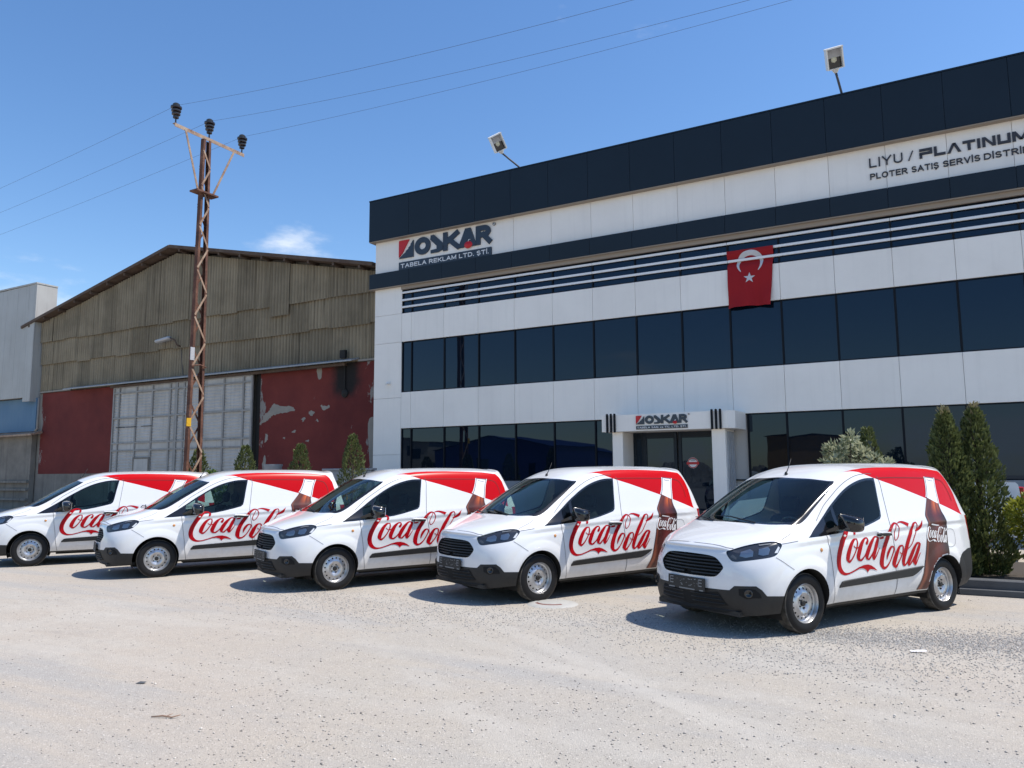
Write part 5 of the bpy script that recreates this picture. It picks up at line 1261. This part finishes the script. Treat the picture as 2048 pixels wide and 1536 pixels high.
# ------------------------------------------------------------------ power pole with wires
pp = empty('power_pole', (-19.0, 14.9, 0)); tag(pp, 'rusty lattice power pole with crossarm standing before the warehouse', 'power pole')
def leg(sy):
    b = MB(); top, bot = Vector((0,sy*.13,11.85)), Vector((0,sy*.28,0))
    for (xo, yo, w, h) in ((0,0,.13,.016), (-.062,-sy*.036,.014,.075), (.062,-sy*.036,.014,.075)):
        vs = []
        for p in (bot, top):
            for ax, ay in ((-1,-1),(1,-1),(1,1),(-1,1)): vs.append(p + Vector((xo+ax*w/2, yo+ay*h/2, 0)))
        b.add(vs, [(3,2,1,0),(4,5,6,7),(0,1,5,4),(1,2,6,5),(2,3,7,6),(3,0,4,7)])
    b.build('leg', M['rust'], pp)
leg(-1); leg(1)
zz = .5; side = 1
while zz < 11.2:
    dz = .95 - .035*zz; ya = .275-.155*zz/11.85; yb = .275-.155*(zz+dz)/11.85
    for xo in (-.072, .072):
        s_ = side if xo < 0 else -side
        b = MB(); b.bar((xo, -s_*ya, zz), (xo, s_*yb, zz+dz*.92), .055, .008, up=(1,0,0)); b.build('lacing_bar', M['rust_light'] if xo > 0 else M['rust'], pp)
    side = -side; zz += dz
b = MB(); b.bar((0,-1.14,11.93), (0,1.42,11.93), .10, .02); b.bar((.045,-1.14,11.88), (.045,1.42,11.88), .012, .10); b.build('crossarm', M['rust_light'], pp)
for (y0, yc) in ((-.10,-.78), (.10,1.02)):
    b = MB(); b.bar((.06,y0*2.6,10.15), (.06,yc,11.88), .06, .02, up=(1,0,0)); b.build('brace', M['rust_light'], pp)
b = MB(); b.bar((.0,-.38,10.15), (.0,.40,10.15), .34, .05); b.build('brace_clamp', M['rust'], pp)
INS = []
for y in (-1.08, .10, 1.36):
    b = MB(); b.tube([(0,y,11.86),(0,y,12.12)], .022, 8)
    prof = [(.05,12.10),(.10,12.11),(.105,12.16),(.085,12.18),(.15,12.21),(.155,12.25),(.10,12.275),(.17,12.31),(.175,12.35),(.115,12.375),(.195,12.41),(.20,12.455),(.12,12.475),(.13,12.53),(.09,12.56),(0,12.57)]
    b.lathe([(r_*.80, h) for r_, h in prof], 18, M=Matrix.Translation((0,y,0))); b.build('insulator', M['ceramic'], pp, smooth=35); INS.append(Vector((-19.0, 14.9+y, 12.50)))
b = MB(); b.box(.075,.09,-.30,-.16,5.02,5.40); b.build('label_plate', M['lamp_grey'], pp)
b = MB(); b.lathe([(0,0),(.07,0)], 16, M=Matrix.Translation((.092,-.25,3.20)) @ Matrix.Rotation(R(90), 4, 'Y')); b.box(.075,.09,-.33,-.18,3.08,3.32); b.build('warning_plate', M['yellow'], pp)
b = MB(); b.tube([(.10,-.25,4.85),(.14,.0,4.9),(.10,.25,4.85)], .02, 6); b.build('strap', M['rust'], pp)
for p, wd, sg_ in zip(INS, ('nearest', 'middle', 'farthest'), (2.2, 2.05, 1.4)):
    def sag(a, b, s): return [a.lerp(b, t) - Vector((0,0,4*s*t*(1-t))) for t in np.linspace(0, 1, 41)]
    b = MB(); A = p + Vector((-70, 2, .3)); B = p + Vector((56, -2, 0))
    b.tube(sag(A, p, 1.1)[:-1] + sag(p, B, sg_), .0036, 5); tag(b.build('power_line', M['wire']), 'thin dark power line, the %s of the three wires' % wd, 'wire', 'overhead wires')

# ------------------------------------------------------------------ vegetation
def leaf_mat(name, a, b, tr=.25):
    m = principled(name, a, .55, 0, 0, .35); n = NT(m)
    n.col(n.ramp(n.n.new('ShaderNodeNewGeometry').outputs['Random Per Island'], [(0,a), (.6,tuple((x+y)/2 for x,y in zip(a,b))), (1,b)]))
    b_ = n.b; t = n.t; tl = n.n.new('ShaderNodeBsdfTranslucent'); tl.inputs[0].default_value = (*[min(1, x*1.6) for x in b], 1); mx = n.n.new('ShaderNodeMixShader'); mx.inputs[0].default_value = tr
    out = n.n['Material Output']; n.lk(b_.outputs[0], mx.inputs[1]); n.lk(tl.outputs[0], mx.inputs[2]); n.lk(mx.outputs[0], out.inputs[0]); return m
M['thuja'] = leaf_mat('thuja_leaf', (.040,.058,.019), (.15,.175,.058), .12)
M['thuja_tip'] = leaf_mat('thuja_dry_tip', (.16,.14,.07), (.26,.23,.12), .15)
M['goldleaf'] = leaf_mat('golden_shrub_leaf', (.10,.13,.018), (.26,.27,.035), .3)
M['paleleaf'] = leaf_mat('pale_shrub_leaf', (.045,.075,.025), (.42,.44,.30), .25)
M['greenleaf'] = leaf_mat('green_leaf', (.05,.09,.02), (.13,.20,.05), .3)
M['bark'] = principled('bark', (.06,.045,.033), .9)
def sprays(n, pos_fn, size, up, seed, flat=.5):
    """n small leaf sprays: each a bent pair of quads"""
    g = np.random.default_rng(seed); P, D = pos_fn(g, n)
    n = len(P); D = D + g.normal(0, .35, (n,3)); D[:,2] += up; D /= np.linalg.norm(D, axis=1, keepdims=True)
    S = np.cross(D, g.normal(0,1,(n,3))); S /= np.linalg.norm(S, axis=1, keepdims=True)
    N = np.cross(S, D); L = size*g.uniform(.6,1.35,n)[:,None]; W = L*flat*g.uniform(.7,1.2,n)[:,None]
    v = np.stack([P, P+D*L*.5+S*W*.5+N*L*.06, P+D*L, P+D*L*.5-S*W*.5+N*L*.06], 1)
    F = np.arange(n*4).reshape(n,4)
    return v.reshape(-1,3), F
def np_mesh(name, V, F, mat):
    me = bpy.data.meshes.new(name); me.from_pydata(V.tolist(), [], F.tolist()); me.update(); me.materials.append(mat); return me
def conifer(loc, h, r, lab, seed, n=4200, tip=None, lean=0.0, lobes=1, size=.075):
    t = empty('thuja', loc); tag(t, lab, 'conifer', 'thujas behind the vans')
    g0 = np.random.default_rng(seed+99); ph = g0.uniform(0, 6.28, 8)
    def shape(z, a):                                                 # radius profile with bumps
        u = z/h; base = (np.clip(u/.10, .72, 1))*np.clip((1-u), 0, 1)**.60
        return r*base*(1 + .17*np.sin(a*3+ph[0]+u*7) + .15*np.sin(a*5+ph[1]-u*13) + .15*np.sin(u*23+ph[2]+a*2) + .08*np.sin(u*47+ph[3]-a*4))
    def pos(g, n):
        z = h*(.015+.985*g.random(n)**1.35); a = g.uniform(0, 6.283, n); R0 = shape(z, a)
        q = np.clip(1 - np.abs(g.normal(0, .16, n)), .2, 1.12); rr = R0*q + .02
        P = np.stack([rr*np.cos(a)+lean*z, rr*np.sin(a), z], -1); D = np.stack([np.cos(a), np.sin(a), np.full(n, .7)], -1); return P, D
    V, F = sprays(n, pos, size, .75, seed, .42); link('crown', np_mesh('crown', V, F, M['thuja']), t)
    if tip:
        def pos2(g, n):
            z = h*(.90+.14*g.random(n)); a = g.uniform(0, 6.283, n); rr = .075*g.random(n)*(1.5-(z/h-.9)*5); return np.stack([rr*np.cos(a)+lean*z, rr*np.sin(a), z], -1), np.stack([np.cos(a)*.6, np.sin(a)*.6, np.full(n,.9)], -1)
        V, F = sprays(160, pos2, .07, .8, seed+3, .45); link('dry_tip', np_mesh('dry_tip', V, F, M['thuja_tip']), t)
    b = MB(); b.tube([(0,0,0),(lean*h*.5,0,h*.5),(lean*h*.9,0,h*.9)], [.05,.03,.008], 7); b.build('trunk', M['bark'], t)
    b = MB()                                                         # dense inner mass of twigs so the crown is not see-through
    g = random.Random(seed)
    for k in range(60):
        z = h*g.uniform(.05,.85); a = g.uniform(0, 6.28); rr = float(shape(np.array([z]), np.array([a]))[0])*.75
        b.tube([(lean*z,0,z*.92),(rr*math.cos(a)*.6+lean*z, rr*math.sin(a)*.6, z+.05),(rr*math.cos(a)+lean*z, rr*math.sin(a), z+.2)], [.012,.008,.004], 4)
    b.build('branches', M['bark'], t); return t
def shrub(loc, rx, ry, h, lab, mat, seed, n, size, cat='shrub', stems=9, name='shrub', flat=.6, up=.35, K=12, cl=(.28,.45)):
    t = empty(name, loc); tag(t, lab, cat); g0 = np.random.default_rng(seed+5)
    C = np.stack([g0.uniform(-.6,.6,K)*rx, g0.uniform(-.6,.6,K)*ry, h*g0.uniform(.35,.9,K)], -1); Rr = g0.uniform(cl[0],cl[1],K)*min(rx, ry, h*.8)
    def pos(g, n):
        k = g.integers(0, K, n); d = g.normal(0,1,(n,3)); d /= np.linalg.norm(d, axis=1, keepdims=True); q = g.random(n)**.35
        P = C[k] + d*(Rr[k]*q)[:,None]*np.array([1,1,1.0]); keep = P[:,2] > .04; return P[keep], d[keep]
    V, F = sprays(n, pos, size, up, seed, flat); link('crown', np_mesh('crown', V, F, mat), t)
    b = MB(); g = random.Random(seed)
    for k in range(stems):
        c = C[k % K]; b.tube([(g.uniform(-.06,.06), g.uniform(-.06,.06), 0), (c[0]*.5, c[1]*.5, c[2]*.55), tuple(c)], [.018,.012,.005], 5)
    b.build('stems', M['bark'], t); return t
# right-hand bed
mb = MB(); mb.box(-2.2, 7.0, 12.36, 15.6, .0, .12); tag(mb.build('flower_bed', M['soil']), kind='structure')
ke = empty('kerb', (-2.3, 12.2, 0)); tag(ke, 'dark stone kerb edging the planted bed behind the front van', 'kerb')
for k in range(12):
    b = MB(); b.bbox(.0+.8*k+.004, .8*k+.796, -.04, .14, 0, .205+rng.uniform(-.004,.004), .012); b.build('kerb_stone', M['kerb'], ke)
    b = MB(); b.bbox(.0+.8*k+.004, .8*k+.796, -.10, -.042, 0, .085, .008); b.build('kerb_stone', M['kerb'], ke)
conifer((.13,13.40,.1), 2.42, .40, 'tall thuja nearest the front van tail, with a dry pale tip', 21, 9000, True, -.02)
conifer((.50,13.55,.1), 2.46, .40, 'tall thuja beside the golden bush, with a dry pale tip', 22, 9000, True, -.01)
shrub((1.28,12.95,.1), .72, .60, 1.38, 'golden green leafy bush at the right edge of the bed', M['goldleaf'], 31, 6500, .060)
shrub((-1.50,15.0,.1), .55, .50, 2.45, 'pale variegated shrub rising behind the front van roof', M['paleleaf'], 32, 1900, .095, stems=22, K=22, cl=(.16,.34), flat=.5)
conifer((-1.15,15.4,.1), 2.32, .42, 'short thuja right of the pale variegated shrub', 23, 3800)
shrub((-.80,14.6,.1), .40, .40, 1.98, 'low pale leafy shrub just over the front van roof', M['paleleaf'], 33, 800, .085, stems=14, K=14, cl=(.18,.34), flat=.5)
for (x, hh, r, lab, sd, ln) in ((-20.15,2.45,.58,'thuja at the foot of the power pole',24,0), (-18.1,2.50,.52,'thuja in front of the right gate leaf',25,.01), (-15.85,2.50,.50,'thuja before the red warehouse wall above the third van',26,0), (-13.92,2.70,.50,'tallest of the left thujas, beside the office corner',27,0)):
    conifer((x,16,0), hh, r, lab, sd, 4200, False, ln, size=.085)
shrub((-19.1,15.7,0), .75, .5, 2.0, 'bright green leafy bush between two thujas behind the second van', M['greenleaf'], 34, 2600, .08)
shrub((-15.0,15.9,0), .35, .35, 2.12, 'slim green bush left of the tallest left thuja', M['greenleaf'], 35, 700, .07)

# ------------------------------------------------------------------ parked pickup behind the bed
pk = empty('pickup_truck', (1.25, 17.5, 0), math.pi); tag(pk, 'white pickup truck parked behind the thujas by the office', 'pickup')
def pbody(name, prof, hw, mat, crown=.08):
    b = MB(); n = len(prof); vs = []
    for yk, sc in ((-hw, 0), (-hw+crown, 1), (hw-crown, 1), (hw, 0)):
        for x, z, ins in prof: vs.append((x, yk*(1-ins*(1)), z))
    b.add(vs, [tuple(range(n)), tuple(3*n+i for i in range(n))[::-1]] + [(k*n+i, (k+1)*n+i, (k+1)*n+(i+1)%n, k*n+(i+1)%n) for k in range(3) for i in range(n)])
    o = b.build(name, mat, pk, smooth=40); return o
pbody('bed', [(0.02,.45,0),(0.0,.9,0),(.06,1.40,.02),(.10,1.44,.03),(1.9,1.44,.03),(1.92,.45,0)], .92, M['white'])
pbody('cab', [(1.93,.42,0),(1.93,1.10,0),(2.05,1.72,.2),(3.35,1.76,.2),(4.05,1.18,.05),(5.05,1.05,.05),(5.25,.85,.04),(5.28,.42,.02)], .92, M['white'])
for s in (1,-1):
    b = MB(); b.add([(2.12,s*.80,1.16),(3.85,s*.885,1.16),(3.3,s*.765,1.68),(2.18,s*.765,1.66)], [(0,1,2,3) if s < 0 else (3,2,1,0)]); b.build('side_window', M['gloss_black'], pk)
    b = MB(); b.bbox(-.03,.10,s*.80-.10,s*.80+.10,.95,1.36,.02); b.build('tail_lamp', M['lens_red'], pk)
    for x in (.95, 4.25):
        b = MB(); b.lathe([(.0,.08),(.2,.07),(.22,.10),(.34,.09),(.37,.05),(.37,-.10),(.2,-.11)], 24, 0, axis='y', M=Matrix.Translation((x,s*.80,.37)) @ Matrix.Rotation(0 if s > 0 else math.pi, 4, 'Z')); b.build('wheel', M['rubber'], pk, smooth=40)
b = MB(); b.bbox(-.10,.05,-.85,.85,.45,.62,.02); b.build('rear_bumper', M['galv'], pk)

# ------------------------------------------------------------------ across the yard (seen mirrored in the office glass)
M['hall_blue'] = wall_mat('blue_hall_sheet', (.015,.03,.16), (.02,.04,.19), .4, .5)
M['cream'] = wall_mat('cream_render', (.40,.37,.30), (.34,.31,.25), .4, .9, .2)
M['orange'] = wall_mat('ochre_render', (.45,.26,.09), (.38,.21,.07), .4, .9, .2)
M['rubble'] = wall_mat('rubble', (.30,.28,.25), (.15,.14,.13), .8, .95, 0, 0, 0, .8)
def hall(name, x0, x1, y0, y1, he, hr, mat, rmat, lab, win):
    o = empty(name, ((x0+x1)/2, y1, 0)); tag(o, lab, 'building'); O = Vector(((x0+x1)/2, y1, 0)); xm = (x0+x1)/2
    def A(nm, b, m_): b.v = [tuple(Vector(p)-O) for p in b.v]; b.build(nm, m_, o)
    b = MB(); b.add([(x0,y1,0),(x1,y1,0),(x1,y1,he),(xm,y1,hr),(x0,y1,he),(x0,y0,0),(x1,y0,0),(x1,y0,he),(xm,y0,hr),(x0,y0,he)], [(4,3,2,1,0),(5,6,7,8,9),(0,5,9,4),(1,2,7,6)]); A('wall', b, mat)
    b = MB(); b.add([(x0-.3,y1+.3,he),(xm,y1+.3,hr+.12),(xm,y0,hr+.12),(x0-.3,y0,he),(x1+.3,y1+.3,he),(x1+.3,y0,he)], [(0,1,2,3),(1,4,5,2)]); A('roof', b, rmat)
    for (xa, xb, za, zb) in win:
        b = MB(); b.box(xa,xb,y1-.02,y1+.03,za,zb); A('window', b, M['office_glass'])
hall('blue_hall', -52, -36, -50, -30, 4.9, 6.3, M['hall_blue'], M['hall_blue'], 'blue sheet metal hall mirrored in the ground floor office windows', [(-40,-39.2,1.5,3.2),(-47,-44,0,3.8)])
hall('cream_building', -66, -53, -48, -30, 6.0, 6.4, M['cream'], M['galv'], 'cream building mirrored at the left end of the office windows', [(-62,-60,4,5.2),(-58.5,-56.5,4,5.2),(-55.5,-54,4,5.2)])
hall('ochre_building', -14, -6.5, -44, -30, 5.1, 5.5, M['orange'], M['roof_edge'], 'ochre building mirrored in the office windows beside the thujas', [(-13,-12,1,2.2),(-10,-9,1,2.2)])
rb = MB(); nx, ny = 90, 26; g = np.random.default_rng(4); hh = np.zeros((ny+1, nx+1))
for j in range(ny+1):
    for i in range(nx+1):
        u, v = i/nx, j/ny; hh[j, i] = 2.6*math.sin(math.pi*v)*math.sin(math.pi*u)**.5*(.7+.3*math.sin(u*17)+.2*math.sin(u*41+v*9)) + g.uniform(0,.5)*math.sin(math.pi*v)
rb.add([(-35+23*i/nx, -42+9*j/ny, hh[j, i]-.05) for j in range(ny+1) for i in range(nx+1)], [(j*(nx+1)+i, j*(nx+1)+i+1, (j+1)*(nx+1)+i+1, (j+1)*(nx+1)+i) for j in range(ny) for i in range(nx)])
tag(rb.build('rubble_mound', M['rubble']), kind='structure')

# ------------------------------------------------------------------ the five vans and the drain lid
van0 = make_van()
VANS = [((-2.0308,8.9401), -119.93, 'nearest white delivery van with red lettering and bottle, fully in view at right'),
        ((-5.4048,9.3739), -115.37, 'white lettered delivery van second from the right, a drain lid by its wheel'),
        ((-8.4960,8.9660), -116.81, 'middle van of the five white lettered delivery vans'),
        ((-12.0899,8.7035), -119.16, 'white lettered delivery van second from the left, below the power pole'),
        ((-15.6163,8.6660), -123.03, 'leftmost white lettered delivery van, its nose cut by the picture edge')]
for k, ((x, y), a, lab) in enumerate(VANS):
    v = van0 if k == 0 else copy_tree(van0); v.location = (x, y, 0); v.rotation_euler = (0, 0, R(a))
    tag(v, lab, 'van', 'white delivery vans parked in a row')
dl = empty('drain_lid', (-4.44, 8.96, .004)); tag(dl, 'round pale drain lid with worn red edge lying in the gravel', 'drain lid')
mb = MB(); mb.lathe([(.0,.022),(.20,.022),(.215,.016),(.235,.02),(.30,.008),(.33,-.004)], 28); mb.build('lid', M['wcladding'], dl, smooth=40)
mb = MB(); a_ = np.linspace(R(215), R(330), 14); mb.add([(r_*math.cos(a), r_*math.sin(a), .024 if r_ < .2 else .012) for a in a_ for r_ in (.19,.26)], [(2*i, 2*i+1, 2*i+3, 2*i+2) for i in range(13)]); mb.build('worn_edge', principled('worn_red', (.16,.06,.05), .9), dl)

# a few scraps lying in the yard
b = MB(); b.add([(-.035,-.015,.004),(.035,-.02,.008),(.045,.012,.012),(-.02,.02,.01),(0,0,.018)], [(0,1,4),(1,2,4),(2,3,4),(3,0,4)]); tag(b.build('slate_shard', M['kerb'], None, False, (-5.73,4.09,0), (0,0,R(30))), 'dark flat shard lying alone on the gravel at lower left', 'stone')
b = MB(); b.tube([(-.10,0,.008),(-.02,.012,.014),(.05,.004,.010),(.10,.03,.02)], [.004,.006,.005,.003], 6); b.tube([(0,.008,.012),(.03,.05,.02)], [.004,.002], 5); tag(b.build('twig', M['rust_light'], None, True, (-4.77,3.60,0), (0,0,R(20))), 'small brown twig on the gravel near the lower left', 'twig')
b = MB(); b.add([(-.07,-.02,.012),(.06,-.015,.02),(.055,.02,.028),(-.08,.03,.015)], [(0,1,2,3)]); tag(b.build('paper_scrap', M['letter_white'], None, False, (-.28,8.12,0), (0,0,R(12))), 'thin white scrap lying on the grey gravel before the nearest van', 'litter')
